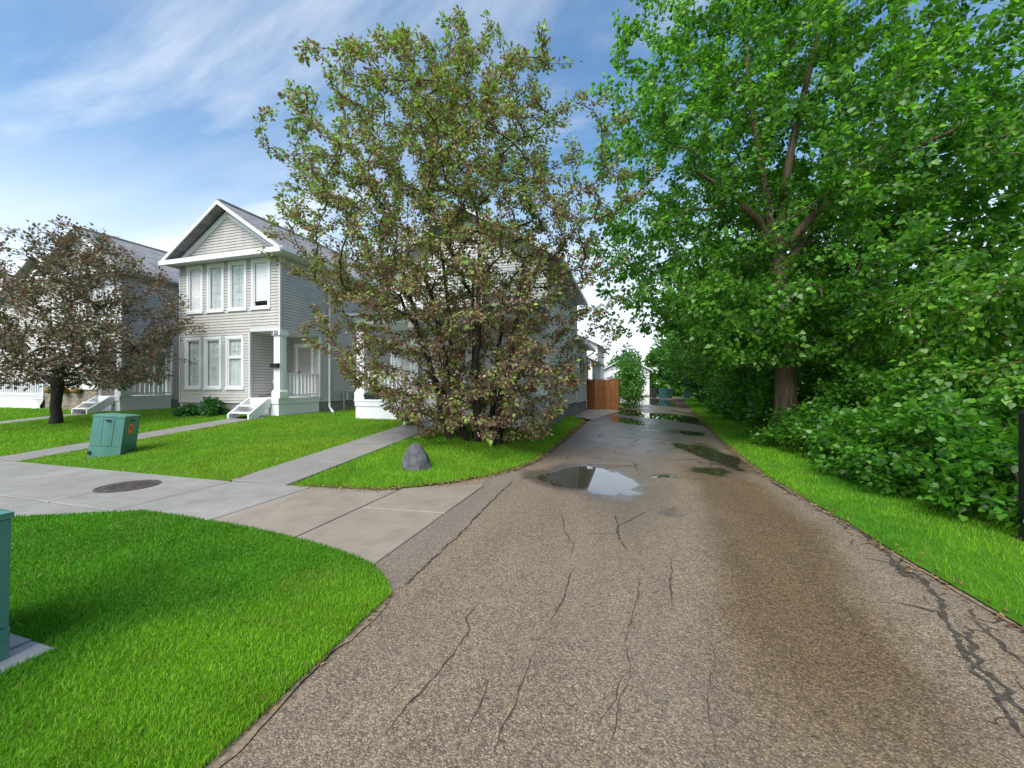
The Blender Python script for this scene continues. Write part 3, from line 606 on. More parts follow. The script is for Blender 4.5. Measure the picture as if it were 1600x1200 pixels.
def steps(house, x0, x1, yb, yf, zt, zg):
    s = MB().box(x0 + .062, x1 - .062, yb - .06, yb - .001, zt - .62, zt - .07).build('steps', 'white', house)
    for X in (x0, x1 - .06): MB().prism([(yb, zt - .30), (yb, zt - .02), (yb - .12, zt - .02), (yf, zg + .16), (yf, zg), (yf + .28, zg)], 0, X, X + .06).build('stringer', 'white', s)
    for k in (1, 2):
        z = zt - (zt - zg) * k / 3; y = yb - (yb - yf) * (k - .1) / 3
        MB().box(x0 + .062, x1 - .062, y - .3, y + .02, z - .045, z - .005).build('tread', 'white', s)
def front_house(dx, label, brick=False, num=None, door='door'):
    """narrow two storey front gabled house with a porch cut into its right front corner"""
    X0, X1, Y0, Y1, ZG = -16.84 + dx, -11.93 + dx, 11.16, 22.0, .42; XP, YP, ZD, ZP, ZE = -13.32 + dx, 13.05, 1.10, 3.50, 6.17
    H = empty('house', ((X0 + X1) / 2, (Y0 + Y1) / 2, ZG), label, 'house', 'houses along the front lawns')
    low = [(-16.56, -15.71, 'grid'), (-15.55, -14.67, 'grid'), (-14.46, -13.58, 'hung')]; up = [(-16.47, -15.62, 'blind'), (-15.41, -14.55, 'plain'), (-14.34, -13.45, 'hung' if False else 'grid'), (-13.23, -12.35, 'halfblind')]
    OP = [(a + dx + .02, b + dx - .02, 1.41, 3.37) for a, b, _ in low] + [(a + dx + .02, b + dx - .02, 4.31, 6.13) for a, b, _ in up] + [(XP, X1 + .1, .5, ZP)]
    sb = 1.36 if brick else .88
    if brick: OP += [(X0 - .1, X1 + .1, .8, sb)]
    w = siding(MB(), 'x', Y0, X0, X1, .88, ZE, OP, -1).build('front_wall', 'siding', H)
    ZR = 8.17; xm = (X0 + X1) / 2; rk = lambda z: (xm - (ZR - z) * 1.40 + .28, xm + (ZR - z) * 1.40 - .28)
    siding(MB(), 'x', Y0, X0, X1, 6.45, 8.05, (), -1, rk).build('gable_wall', 'siding', H)
    siding(MB(), 'y', X1, Y0, Y1, .88, ZE, [(Y0 - .1, YP, .5, ZP)], 1).build('side_wall', 'siding', H)
    siding(MB(), 'y', X0, Y0, Y1, .88, ZE, [], -1).build('side_wall', 'siding', H)
    MB().box(X0 + .01, X1 - .01, Y1 - .1, Y1, .4, ZE).build('rear_wall', 'siding', H)
    siding(MB(), 'y', XP, Y0, YP, ZD, ZP, [], 1).build('porch_wall', 'siding', H)
    siding(MB(), 'x', YP, XP, X1, ZD, ZP, [(XP + .22, XP + 1.07, ZD - .1, 3.2)], -1).build('porch_wall', 'siding', H)
    mb = MB().box(XP + .02, X1 - .004, Y0 + .02, YP - .004, ZP, ZP + .04); mb.build('porch_ceiling', 'soffit', H)
    MB().box(X0 + .03, XP - .02, Y0 + .03, Y1 - .12, -.1, .876).box(XP - .02, X1 - .03, YP + .02, Y1 - .12, -.1, .876).build('foundation', 'foundation', H)
    MB().box(X0 + .3, X1 - .3, Y0 + .6, Y1 - .3, 3.56, 3.7).box(XP - .05, XP - .01, Y0 + .1, YP, .9, 3.5).box(XP, X1 - .02, YP + .13, YP + .16, .9, 3.5).build('inner_floor', 'dark', H)
    for X, Y in ((X0, Y0), (X1, Y0)): MB().box(X - .035, X + .035, Y - .035, Y + .035, .87 if X == X0 else ZP + .001, ZE).build('corner_board', 'soffit', H)
    MB().box(XP - .035, XP + .035, Y0 - .035, Y0 + .035, ZD, ZP).build('corner_board', 'soffit', H)
    MB().box(X1 - .035, X1 + .035, YP - .035, YP + .035, ZD, ZP).build('corner_board', 'soffit', H)
    MB().box(XP + .04, X1 + .03, Y0 - .03, Y0 + .02, ZP + .002, ZP + .12).build('porch_beam', 'soffit', H)
    gable_roof(H, X0 - .40, X1 + .40, Y0 - .40, Y1 + .3, ZE + .08, ZR)
    # eave return across the front with its strip of shingles, soffit and gutter
    MB().box(X0 - .40, X1 + .40, Y0 - .395, Y0 - .004, ZE, ZE + .06).build('soffit', 'soffit', H)
    MB().box(X0 - .48, X1 + .48, Y0 - .47, Y0 - .398, ZE - .03, ZE + .14).build('front_gutter', 'trim', H)
    MB().prism([(Y0 - .42, ZE + .10), (Y0 - .002, ZE + .10), (Y0 - .002, ZE + .27)], 0, X0 - .36, X1 + .36).build('eave_return', 'shingle', H)
    for s, X in ((-1, X0), (1, X1)): MB().box(min(X, X + s * .40) , max(X, X + s * .40), Y0, Y1, ZE, ZE + .05).build('soffit', 'soffit', H)
    for s in (-1, 1):   # trim on the gable wall along the rakes, and its soffit
        a = (xm + s * .0, ZR - .12); b = (xm + s * 2.46, ZE + .28)
        MB().prism([(a[0], a[1] - .22), (a[0], a[1]), (b[0], b[1]), (b[0] - s * .3, b[1])][::s], 1, Y0 - .05, Y0 - .004).build('gable_trim', 'trim', H)
    for a, b, st in low: window(H, a + dx, b + dx, 1.39, 3.39, Y0, st)
    for a, b, st in up: window(H, a + dx, b + dx, 4.29, 6.15, Y0, st)
    # door
    d0, d1 = XP + .22, XP + 1.07
    D = MB().box(d0 + .09, d1 - .09, YP + .02, YP + .06, ZD + .01, 3.08).build('door', door, H)
    for z0, z1 in ((1.3, 2.0), (2.15, 2.95)): MB().box(d0 + .19, d1 - .19, YP + .012, YP + .022, z0, z1).build('door_panel', door, D)
    MB().box(d0 + .13, d0 + .16, YP - .03, YP + .02, 2.02, 2.1).build('handle', 'black', D)
    MB().box(d0 - .02, d0 + .09, YP - .03, YP + .06, ZD + .01, 3.08).box(d1 - .09, d1 + .02, YP - .03, YP + .06, ZD + .01, 3.08).box(d0 - .06, d1 + .06, YP - .035, YP + .06, 3.08, 3.24).build('door_frame', 'trim', H)
    # deck
    MB().box(XP + .02, X1 + .04, Y0 - .10, YP - .02, ZD - .06, ZD).build('deck', 'white', H)
    sk = MB().box(XP + .05, X1 + .0, Y0 - .06, YP - .04, .36, ZD - .06).build('deck_skirt', 'white', H)
    MB().box(X1 + .001, X1 + .03, Y0 - .075, YP - .03, ZD - .2, ZD - .061).box(XP + .05, X1 + .03, Y0 - .095, Y0 - .061, ZD - .2, ZD - .061).build('skirt_board', 'trim', sk)
    MB().box(X1 + .001, X1 + .03, Y0 - .075, YP - .03, .37, .47).build('skirt_board', 'trim', sk)
    column(H, X1 - .10, Y0 + .10, ZD, ZP); railing(H, 'y', X1 - .06, Y0 + .26, YP - .06, ZD, 9)
    steps(H, XP + .12, XP + 1.08, Y0 - .10, Y0 - .95, ZD, float(gz(XP, Y0 - .9)))
    # downspout
    mb = MB().tube([(X1 + .42, YP + .45, ZE + .02), (X1 + .40, YP + .45, ZE - .12), (X1 + .07, YP + .45, ZE - .5), (X1 + .07, YP + .45, .80), (X1 + .2, YP + .3, .68), (X1 + .95, YP - .35, .50)], .042, 8)
    mb.build('downspout', 'trim', H)
    if brick:
        MB().box(X0 - .01, XP + .0, Y0 - .05, Y0 + .02, .36, sb).build('brick_backing', 'mortar', H)
        mb = MB(); n = int((sb - .38) / .075)
        for r in range(n):
            x = X0 - .02 - (.1 if r % 2 else 0)
            while x < XP - .02:
                a, b = max(x, X0 - .02), min(x + .195, XP - .001); z = .38 + r * .075
                if b - a > .03: q = random.uniform(0, .012); mb.box(a, b, Y0 - .078 - q, Y0 - .045, z, z + .064)
                x += .207
        tag(mb.build('bricks', 'brick', H), kind='stuff')
        MB().box(X0 - .05, XP, Y0 - .13, Y0 + .0, sb, sb + .045).build('brick_ledge', 'soffit', H)
    return H
H132 = front_house(0, 'grey siding house with four upper windows and the number 132 on its porch column')
H1 = front_house(-8.3, 'grey gabled house with brick base and green door behind the left purple tree', True, door='door_green')
def plain_house(loc, x0, x1, y0, y1, zg, ze, zr, label, group=None, wall='siding_pale', fnd=.45, ov=.4, roof_axis='y', front_ops=(), side_ops=(), sign=1):
    H = empty('house', ((x0 + x1) / 2, (y0 + y1) / 2, zg), label, 'house', group)
    zb = zg + fnd
    siding(MB(), 'x', y0, x0, x1, zb, ze, [(a, b, c, d) for a, b, c, d in front_ops], -1).build('front_wall', wall, H)
    siding(MB(), 'y', x1, y0, y1, zb, ze, [(a, b, c, d) for a, b, c, d in side_ops], 1).build('side_wall', wall, H)
    siding(MB(), 'y', x0, y0, y1, zb, ze, [], -1).build('side_wall', wall, H)
    MB().box(x0 + .01, x1 - .01, y1 - .08, y1, zb, ze).build('rear_wall', wall, H)
    MB().box(x0 + .02, x1 - .02, y0 + .02, y1 - .02, zg - .5, zb).build('foundation', 'foundation', H)
    for X in (x0, x1): MB().box(X - .04, X + .04, y0 - .04, y0 + .04, zb, ze).build('corner_board', 'trim', H)
    for X in (x0, x1): MB().box(X - .04, X + .04, y1 - .04, y1 + .04, zb, ze).build('corner_board', 'trim', H)
    xm = (x0 + x1) / 2
    rk = lambda z: (xm - (zr - z) * (x1 - x0 + 2 * ov) / 2 / (zr - ze), xm + (zr - z) * (x1 - x0 + 2 * ov) / 2 / (zr - ze))
    siding(MB(), 'x', y0, x0, x1, ze, zr, (), -1, rk).build('gable_wall', wall, H)
    gable_roof(H, x0 - ov, x1 + ov, y0 - ov, y1 + ov * .8, ze + .02, zr)
    for s, X in ((-1, x0), (1, x1)): MB().box(min(X, X + s * ov), max(X, X + s * ov), y0, y1, ze - .03, ze + .015).build('soffit', 'soffit', H)
    return H
# house on the far left with its lattice deck
H0 = plain_house(None, -33.6, -26.6, 13.2, 23, .42, 6.1, 8.4, 'grey house with white lattice porch at the left edge of the picture', 'houses along the front lawns', 'siding')
for a, b in ((-28.6, -27.6), (-30.5, -29.5)): window(H0, a, b, 1.7, 3.4, 13.2, 'plain')
MB().box(-33, -25.5, 11.15, 13.15, .98, 1.06).build('deck', 'soffit', H0)
lat = MB().box(-33, -25.5, 11.16, 11.2, .36, .42).box(-33, -25.5, 11.16, 11.2, .9, .978).build('lattice_skirt', 'white', H0)
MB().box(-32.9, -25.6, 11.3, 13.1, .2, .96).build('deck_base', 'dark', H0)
mb = MB(); x = -33.4
while x < -25.6:
    for s in (1, -1):
        p, q = (x, .42), (x + s * .48, .90)
        if min(p[0], q[0]) > -33 and max(p[0], q[0]) < -25.5: mb.bar((p[0], 11.18 + s * .006, p[1]), (q[0], 11.18 + s * .006, q[1]), .01, .055)
    x += .11
mb.build('lattice', 'white', lat)
railing(H0, 'x', 11.22, -33, -25.55, 1.06, 44); MB().box(-25.62, -25.5, 11.16, 11.28, 1.06, 2.0).build('rail_post', 'white', H0)
# house behind the purple leafed tree, its side wall along the alley
H3 = plain_house(None, -8.45, -2.62, 12.8, 20.2, .40, 5.6, 7.6, 'pale house with full width white porch behind the big purple leafed tree', 'houses along the front lawns', 'siding_pale', .3, .45, side_ops=())
for a, b in ((-8.1, -7.2), (-7.0, -6.1), (-4.2, -3.2)): window(H3, a, b, 1.7, 3.5, 12.8, 'plain')
for a, b in ((-7.9, -7.0), (-5.9, -5.0), (-4.0, -3.1)): window(H3, a, b, 4.0, 5.5, 12.8, 'grid')
D3 = MB().box(-5.7, -4.8, 12.76, 12.83, 1.11, 3.2).build('door', 'door', H3); MB().box(-5.66, -5.62, 12.71, 12.77, 2.05, 2.15).build('handle', 'black', D3)
MB().box(-8.68, -2.66, 10.98, 12.78, 1.03, 1.10).build('deck', 'white', H3)
sk = MB().box(-8.64, -2.70, 11.02, 12.7, .30, 1.03).build('deck_skirt', 'white', H3); MB().box(-8.66, -2.68, 10.995, 11.02, .88, 1.028).build('skirt_board', 'trim', sk)
for x in (-8.48, -6.5, -4.6, -2.86): column(H3, x, 11.18, 1.10, 3.55)
MB().box(-8.68, -2.66, 11.0, 12.78, 3.55, 3.8).build('porch_beam', 'trim', H3)
MB().prism([(10.75, 3.8), (12.79, 3.8), (12.79, 4.0), (10.75, 3.86)], 0, -8.8, -2.5).build('porch_roof', 'shingle', H3)
railing(H3, 'x', 11.16, -8.3, -6.66, 1.10, 11); railing(H3, 'x', 11.16, -4.42, -3.02, 1.10, 9); railing(H3, 'y', -8.50, 11.36, 12.7, 1.10, 8)
steps(H3, -6.3, -5.2, 10.98, 10.1, 1.10, .42)
H3b = MB(); X1, YA, YB, ZW = -2.60, 20.25, 25.0, 3.75
siding(H3b, 'y', X1, YA, YB, .62, ZW, [(21.85, 22.75, 1.75, 3.05)], 1); H3b.build('rear_wing_wall', 'siding_pale', H3)
MB().box(-8.3, X1 - .01, YB - .08, YB, .62, ZW).build('rear_wing_wall', 'siding_pale', H3); MB().box(-8.3, X1 - .02, YA, YB - .02, -.1, .62).build('foundation', 'foundation', H3)
MB().prism([(X1 + .45, 3.72), (-5.4, 5.2), (-8.4, 3.72)], 1, YA, YB + .35).build('rear_wing_roof', 'shingle', H3)
MB().box(X1 + .40, X1 + .52, YA + .02, YB + .3, 3.62, 3.76).build('gutter', 'trim', H3); MB().box(X1, X1 + .40, YA, YB, 3.66, 3.70).build('soffit', 'soffit', H3)
MB().tube([(X1 + .46, YB - .1, 3.62), (X1 + .40, YB - .1, 3.5), (X1 + .06, YB - .06, 3.3), (X1 + .06, YB - .06, .5)], .04).build('downspout', 'soffit', H3)
w3 = MB().box(X1 - .03, X1 + .04, 21.85, 22.75, 1.75, 1.85).box(X1 - .03, X1 + .04, 21.85, 22.75, 2.95, 3.05).box(X1 - .03, X1 + .04, 21.85, 21.94, 1.85, 2.95).box(X1 - .03, X1 + .04, 22.66, 22.75, 1.85, 2.95).build('window', 'trim', H3)
MB().box(X1 - .01, X1, 21.94, 22.66, 1.85, 2.95).build('pane', 'glass', w3)
for a, b in ((21.4, 21.82), (22.78, 23.2)):
    s = MB().box(X1 + .02, X1 + .045, a, b, 1.72, 3.08).build('shutter', 'shutter', H3)
    mb = MB()
    for k in range(14): mb.bar((X1 + .05, a + .05, 1.82 + .088 * k), (X1 + .05, b - .05, 1.82 + .088 * k), .02, .03)
    mb.build('louvre', 'shutter', s)
# farther white buildings beyond the fence
H4 = plain_house(None, -8.6, -2.7, 29.5, 37.5, .15, 3.25, 5.0, 'low white garage with grey roof just beyond the cedar fence', None, 'siding_pale', .2, .35, side_ops=())
g = MB().box(-2.69, -2.64, 30.0, 31.0, .35, 2.4).build('door', 'meter', H4)
MB().box(-6.9, -4.0, 29.42, 29.48, .35, 2.55).build('garage_door', 'white', H4)
H5 = plain_house(None, -11, -3.1, 39.5, 49, .15, 5.3, 7.6, 'tall white house beyond the low garage past the fence', None, 'siding_pale', .3, .4)
window(H5, -8.2, -7.0, 3.6, 4.9, 39.5, 'plain'); window(H5, -5.6, -4.4, 3.6, 4.9, 39.5, 'plain')
H6 = plain_house(None, -3.4, 2.3, 53.5, 60, .0, 3.3, 5.0, 'white garage at the far end of the alley behind the bins', None, 'white', .15, .35)
MB().box(-2.6, .6, 53.42, 53.48, .15, 2.5).build('garage_door', 'siding_pale', H6)

# small things on the houses
txt = bpy.data.curves.new('house_number', 'FONT'); txt.body = '132'; txt.size = .21; txt.extrude = .008; txt.space_character = .95
to = bpy.data.objects.new('house_number_text', txt); COL.objects.link(to); bpy.context.view_layer.update()
me = bpy.data.meshes.new_from_object(to.evaluated_get(bpy.context.evaluated_depsgraph_get())); COL.objects.unlink(to); bpy.data.objects.remove(to)
me.materials.clear(); me.materials.append(M['black'])
no = bpy.data.objects.new('house_number', me); COL.objects.link(no); no.parent = H132
no.location = np.array((-12.225, 11.06, 3.35)) - np.array(H132.location); no.rotation_euler = (math.pi / 2, 0, 0)
mbx = MB().box(-12.24, -11.90, 11.01, 11.105, 2.18, 2.31).build('mailbox', 'black', loc=(-12.07, 11.06, 2.18)); tag(mbx, 'small black mailbox on the white porch column of the house numbered 132', 'mailbox')
MB().add([(-12.25, 10.995, 2.31), (-11.89, 10.995, 2.31), (-11.89, 11.105, 2.34), (-12.25, 11.105, 2.34), (-12.25, 10.995, 2.295), (-11.89, 10.995, 2.295), (-11.89, 11.105, 2.312), (-12.25, 11.105, 2.312)], [(0, 1, 2, 3), (7, 6, 5, 4), (0, 4, 5, 1), (1, 5, 6, 2), (2, 6, 7, 3), (3, 7, 4, 0)]).build('lid', 'black', mbx)
gm = empty('gas_meter', (-11.7, 14.4, .5), 'grey gas meter with pipes against the side of the house numbered 132', 'gas meter')
MB().box(-11.80, -11.55, 14.25, 14.6, .95, 1.25).build('meter_body', 'meter', gm); V, F = lathe([(.02, 0), (.09, .01), (.09, .06), (.03, .09)], (-11.68, 14.42, 1.25), 14); mesh_obj('dial', V, F, M['meter'], gm)
MB().tube([(-11.68, 14.15, .35), (-11.68, 14.15, 1.3), (-11.68, 14.3, 1.3), (-11.68, 14.3, 1.2)], .03).build('pipe', 'meter', gm); MB().tube([(-11.68, 14.55, 1.2), (-11.68, 14.72, 1.3), (-11.68, 14.72, .8), (-11.93, 14.72, .8)], .03).build('pipe', 'meter', gm)
ob = MB().box(-13.30, -13.26, 12.1, 12.18, 1.62, 1.76).build('outlet_box', 'white', H132); MB().tube([(-13.25, 12.14, 1.64), (-13.2, 12.1, 1.45), (-13.18, 11.9, 1.2), (-13.2, 11.4, 1.12)], .012, 6).build('cord', 'black', ob)
pb = empty('planter_box', (-8.05, 11.0, 1.10), 'black planter box on the white porch edge behind the big purple leafed tree', 'planter'); MB().frust(-8.05, 11.07, 1.10, 1.26, .22, .08, .27, .10).build('trough', 'rubber', pb)

# ------------------------------------------------------------------ foliage machinery
LEAF5 = (np.array([(0, 0, 0), (-.30, .42, .07), (0, .48, 0), (.30, .42, .07), (0, 1, -.08)]), np.array([(0, 2, 1), (1, 2, 4), (0, 3, 2), (3, 4, 2)]))
LEAF4 = (np.array([(0, 0, 0), (-.30, .45, .05), (0, 1, -.04), (.30, .45, .05)]), np.array([(0, 2, 1), (0, 3, 2)]))
HEART = (np.array([(0, .06, 0), (-.30, .0, .03), (-.45, .26, .06), (-.28, .62, .04), (0, 1.05, -.10), (.28, .62, .04), (.45, .26, .06), (.30, .0, .03), (0, .5, -.02)]),
         np.array([(8, 0, 1), (8, 1, 2), (8, 2, 3), (8, 3, 4), (8, 4, 5), (8, 5, 6), (8, 6, 7), (8, 7, 0)])[:, [0, 2, 1]])
HEART6 = (np.array([(0, .03, 0), (-.36, .06, .05), (-.42, .42, .06), (0, 1.05, -.10), (.42, .42, .06), (.36, .06, .05), (0, .45, -.02)]), np.array([(6, 1, 0), (6, 2, 1), (6, 3, 2), (6, 4, 3), (6, 5, 4), (6, 0, 5)]))
HEART4 = (np.array([(0, 0, 0), (-.45, .25, .06), (0, 1.05, -.08), (.45, .25, .06), (0, .4, -.02)]), np.array([(0, 4, 1), (1, 4, 2), (0, 3, 4), (3, 2, 4)]))
def nrm(a): return a / (np.linalg.norm(a, axis=-1, keepdims=True) + 1e-9)
def leaf_mesh(name, P, A, N, S, C, tpl, material, parent, kind='stuff'):
    TV, TT = tpl; A = nrm(A); R = nrm(np.cross(A, N)); N2 = np.cross(R, A)
    V = P[:, None] + S[:, None, None] * (TV[None, :, 0:1] * R[:, None] + TV[None, :, 1:2] * A[:, None] + TV[None, :, 2:3] * N2[:, None])
    T = (TT[None] + (np.arange(len(P)) * len(TV))[:, None, None]).reshape(-1, 3)
    o = fast_mesh(name, V.reshape(-1, 3), T, M[material], np.repeat(C, len(TT), 0), parent); o.data.polygons.foreach_set('use_smooth', np.ones(len(o.data.polygons), bool)); return tag(o, kind=kind)
def grow(stems, tips, step=.32, up=.35, bend=.35):
    """connect every tip to the nearest part of the skeleton; returns nodes, parents, tip paths"""
    N = []; par = []
    for st in stems:
        for k, p in enumerate(st): N.append(np.array(p, float)); par.append(-1 if k == 0 else len(N) - 2)
    cap = len(N) + sum(14 for _ in tips) + 10; A = np.zeros((cap * 3, 3)); n = len(N); A[:n] = N
    base = A[:n].copy(); T = np.array(tips); d0 = np.array([np.min(np.linalg.norm(base - t, axis=1)) for t in T]); order = np.argsort(d0); paths = []
    for t in T[order]:
        D = t - A[:n]; dist = np.linalg.norm(D, axis=1) + 1e-6
        cost = dist * (1 + up * np.clip(-D[:, 2] / dist + .15, 0, None) * 2.2); i = int(np.argmin(cost)); p0 = A[i]
        pd = p0 - A[par[i]] if par[i] >= 0 else np.array((0, 0, .3)); pd = pd / (np.linalg.norm(pd) + 1e-9)
        L = dist[i]; c = p0 + pd * L * bend + (t - p0) * .2; k = max(2, int(L / step) + 1); path = [i]
        for s in range(1, k + 1):
            u = s / k; q = p0 * (1 - u) ** 2 + 2 * c * u * (1 - u) + t * u * u
            if s < k: q = q + RNG.normal(0, .02, 3)
            A[n] = q; par.append(path[-1]); path.append(n); n += 1
        paths.append(path)
    return A[:n].copy(), par, paths
def skeleton_mesh(A, par, nstem, r_tip, rexp, stem_r, parent, m, m_thin=None, trunk_name='trunk'):
    n = len(A); cnt = np.zeros(n); ch = [[] for _ in range(n)]
    for i in range(n):
        if par[i] >= 0: ch[par[i]].append(i)
    for i in range(n - 1, -1, -1):
        if not ch[i]: cnt[i] = 1
        if par[i] >= 0: cnt[par[i]] += cnt[i]
    r = r_tip * np.maximum(cnt, 1) ** rexp
    for i in range(min(nstem, n)): r[i] = max(r[i], stem_r[i]) if stem_r is not None else r[i]
    # chains: follow heaviest child
    V1, F1, V2, F2 = [], [], [], []; done = [False] * n
    roots = [i for i in range(n) if par[i] < 0]; stack = [(i, None) for i in roots]
    while stack:
        i, p = stack.pop(); chain = [i] if p is None else [p, i]; cur = i
        while ch[cur]:
            h = max(ch[cur], key=lambda c: cnt[c])
            for c in ch[cur]:
                if c != h: stack.append((c, cur))
            chain.append(h); cur = h
        rr = [r[k] for k in chain]
        if p is not None: rr[0] = min(rr[0], rr[1] * 1.15)
        big = rr[0] > .035; V, F = tube([A[k] for k in chain], rr, 9 if rr[0] > .1 else 6 if big else 3, False)
        VV, FF = (V1, F1) if big else (V2, F2); k0 = len(VV); VV += V; FF += [tuple(a + k0 for a in f) for f in F]
    if V1: mesh_obj(trunk_name, V1, F1, M[m], parent, True)
    if V2: tag(mesh_obj('branches' if V1 else trunk_name, V2, F2, M[m_thin or m], parent, True), kind='stuff')
    return r
def twig_leaves(A, paths, per, reach, spread, out_c, droop, size, flat=.5):
    """leaves scattered round the outer stretch of each tip path -> P, axis, normal, size, t (0 inner .. 1 tip)"""
    P, AX_, Nn, S, TT = [], [], [], [], []
    for pa in paths:
        pts = A[pa]; seg_ = np.linalg.norm(np.diff(pts, axis=0), axis=1); L = np.r_[0, np.cumsum(seg_)]; tot = L[-1]; r0 = max(0, tot - reach)
        n = max(3, int(per * RNG.uniform(.6, 1.4) * min(1, (tot - r0) / reach + .35)))
        t = RNG.uniform(0, 1, n) ** .75; s = r0 + t * (tot - r0)
        q = np.stack([np.interp(s, L, pts[:, k]) for k in range(3)], 1); dr = nrm(pts[-1] - pts[max(0, len(pts) - 3)])
        off = RNG.normal(0, 1, (n, 3)); off = nrm(off) * (RNG.random((n, 1)) ** .6) * spread; off[:, 2] *= .85
        q = q + off; outw = nrm(q - out_c)
        ax = nrm(off) * .9 + dr * .7 + outw * .35 + np.array((0, 0, -droop)) + RNG.normal(0, .35, (n, 3))
        nn = np.array((0, 0, 1.)) * flat + outw * .55 + RNG.normal(0, .5, (n, 3))
        P.append(q); AX_.append(ax); Nn.append(nn); S.append(size * RNG.uniform(.6, 1.25, n)); TT.append(t)
    return map(np.concatenate, (P, AX_, Nn, S, TT))
def in_profile(n, zs, rs, cx, cy_, sy=1.0, fill=.55, seed_shape=0, lump=.35):
    """points in a lumpy crown: radius profile over height about a (possibly leaning) axis"""
    out = []
    while len(out) < n:
        z = RNG.uniform(zs[0], zs[-1]); R = np.interp(z, zs, rs)
        if RNG.random() > (R / max(rs)) ** 1.15 + .04: continue
        a = RNG.uniform(0, 6.283); lum = 1 - lump + 2 * lump * float(fbm(np.array(math.cos(a) * 2.2 + 5 + seed_shape), np.array(math.sin(a) * 2.2 + z * .8), 50 + seed_shape))
        r = R * lum * (RNG.random() ** fill); X = cx(z) + r * math.cos(a); Y = cy_(z) + r * sy * math.sin(a); out.append((X, Y, z))
    return np.array(out)
def palette(n, cols, wts, jit=.25):
    C = np.array(cols)[RNG.choice(len(cols), n, p=np.array(wts) / sum(wts))]; return C * RNG.uniform(1 - jit, 1 + jit, (n, 1))
def line(p, q, n, wob=.03):
    p, q = np.array(p, float), np.array(q, float); L = p + (q - p) * np.linspace(0, 1, n)[:, None]; L[1:-1] += RNG.normal(0, wob, (n - 2, 3)); return [tuple(x) for x in L]

# ------------------------------------------------------------------ big purple leafed tree (many stems) in front of the porch
bx, by = -3.62, 8.95; bz = float(gz(bx, by))
TA = empty('purple_leafed_tree', (bx, by, bz), 'large many-stemmed tree with purple brown and green leaves in front of the porch', 'tree')
stems = []; srad = []
for k in range(9):
    a = 2 * math.pi * k / 9 + .3; r = .12 + .38 * random.random(); x0, y0 = bx + r * math.cos(a) * 1.3, by + r * math.sin(a) * .8
    h = random.uniform(2.8, 4.6); o = random.uniform(.5, 1.3); ln = line((x0, y0, bz - .05), (x0 + o * math.cos(a) * 1.25 - .25, y0 + o * math.sin(a) * .8, bz + h), 10, .03); stems.append(ln)
    srad += list(np.linspace(.085, .045, 10))
RIGHT = np.array((CA, SA)); sh = lambda z: -.05 - .85 * sstep((z - .5) / 6)
prof_z = [.35, .8, 1.4, 2.2, 3.3, 4.6, 6.0, 7.2, 8.1, 8.8, 9.4]; prof_r = [1.8, 2.5, 3.1, 3.55, 3.85, 4.15, 4.25, 4.0, 3.5, 2.7, 1.7]
tips = in_profile(2500, prof_z, prof_r, lambda z: bx + sh(z) * CA, lambda z: by + sh(z) * SA - .1, .68, .62, 1, .42)
tips = tips[(tips[:, 1] < 10.6 + .25 * np.clip(tips[:, 2] - 5, 0, 9))]; tips[:, 2] += gz(tips[:, 0], tips[:, 1]) * .5
tips = tips[(tips[:, 2] < 5.5) | (RNG.random(len(tips)) > .12 * sstep((tips[:, 2] - 5.5) / 2))]
A, par, paths = grow(stems, tips, .3, .5, .3); skeleton_mesh(A, par, 90, .006, .43, srad, TA, 'bark_dark')
P, AXv, Nn, S_, t_ = twig_leaves(A, paths, 76, 1.05, .12, np.array((bx - .5, by, 3.0)), .55, .088)
green_p = np.clip(.10 + .58 * t_ ** 2 * 1.2 * (.22 + .78 * sstep((P[:, 2] - 2.0) / 5)) + .12 * sstep((P[:, 2] - 3) / 5), 0, .85); grp = RNG.random(len(P)) < green_p
C = palette(len(P), [(.19, .095, .07), (.27, .14, .10), (.13, .07, .058), (.27, .225, .08), (.36, .27, .235)], [3, 3, 1.4, 3.4, 1.0])
C[grp] = palette(int(grp.sum()), [(.20, .33, .06), (.27, .42, .08), (.16, .25, .055), (.34, .48, .12)], [3, 2, 2.5, .8])
S_ = S_ * np.where(grp, 1.05, .9)
leaf_mesh('crown', P, AXv, Nn, S_, C, LEAF4, 'leaf_dull', TA)

# ------------------------------------------------------------------ left purple tree
bx, by = -18.5, 8.4; bz = float(gz(bx, by))
TD = empty('purple_leafed_tree', (bx, by, bz), 'round purple leafed tree with single trunk left of the green cabinet', 'tree')
st = line((bx, by, bz - .05), (bx + .05, by, bz + 1.45), 6, .015); srad = [.19, .15, .14, .14, .15, .17]
limbs = [line(st[-1], (bx + dx, by + dy, bz + dz), 6, .05) for dx, dy, dz in ((-1.5, .2, 2.1), (1.7, -.2, 2.4), (.3, -.6, 3.2), (-.5, .5, 3.6), (.9, .7, 3.3))]
stem_all = [st]
tips = in_profile(800, [1.55, 2.2, 3.2, 4.3, 5.4, 6.4, 7.0], [2.9, 3.5, 3.6, 3.3, 2.8, 1.7, .5], lambda z: bx + .75 - .05 * z, lambda z: by + .25, .85, .55, 3, .4)
tips = tips[tips[:, 1] < 10.9]; tips = np.concatenate([np.array([l[-1] for l in limbs]), tips])
A, par, paths = grow(stem_all, tips, .3, .35, .35); skeleton_mesh(A, par, 6, .0065, .42, srad, TD, 'bark_dark')
P, AXv, Nn, S_, t_ = twig_leaves(A, paths, 42, .8, .2, np.array((bx, by, 3.2)), .35, .115)
C = palette(len(P), [(.15, .08, .066), (.095, .11, .05), (.22, .11, .08), (.14, .145, .06), (.27, .22, .20)], [3, 3, 2.2, 2.4, 1.0])
leaf_mesh('crown', P, AXv, Nn, S_, C, LEAF5, 'leaf_dull', TD)

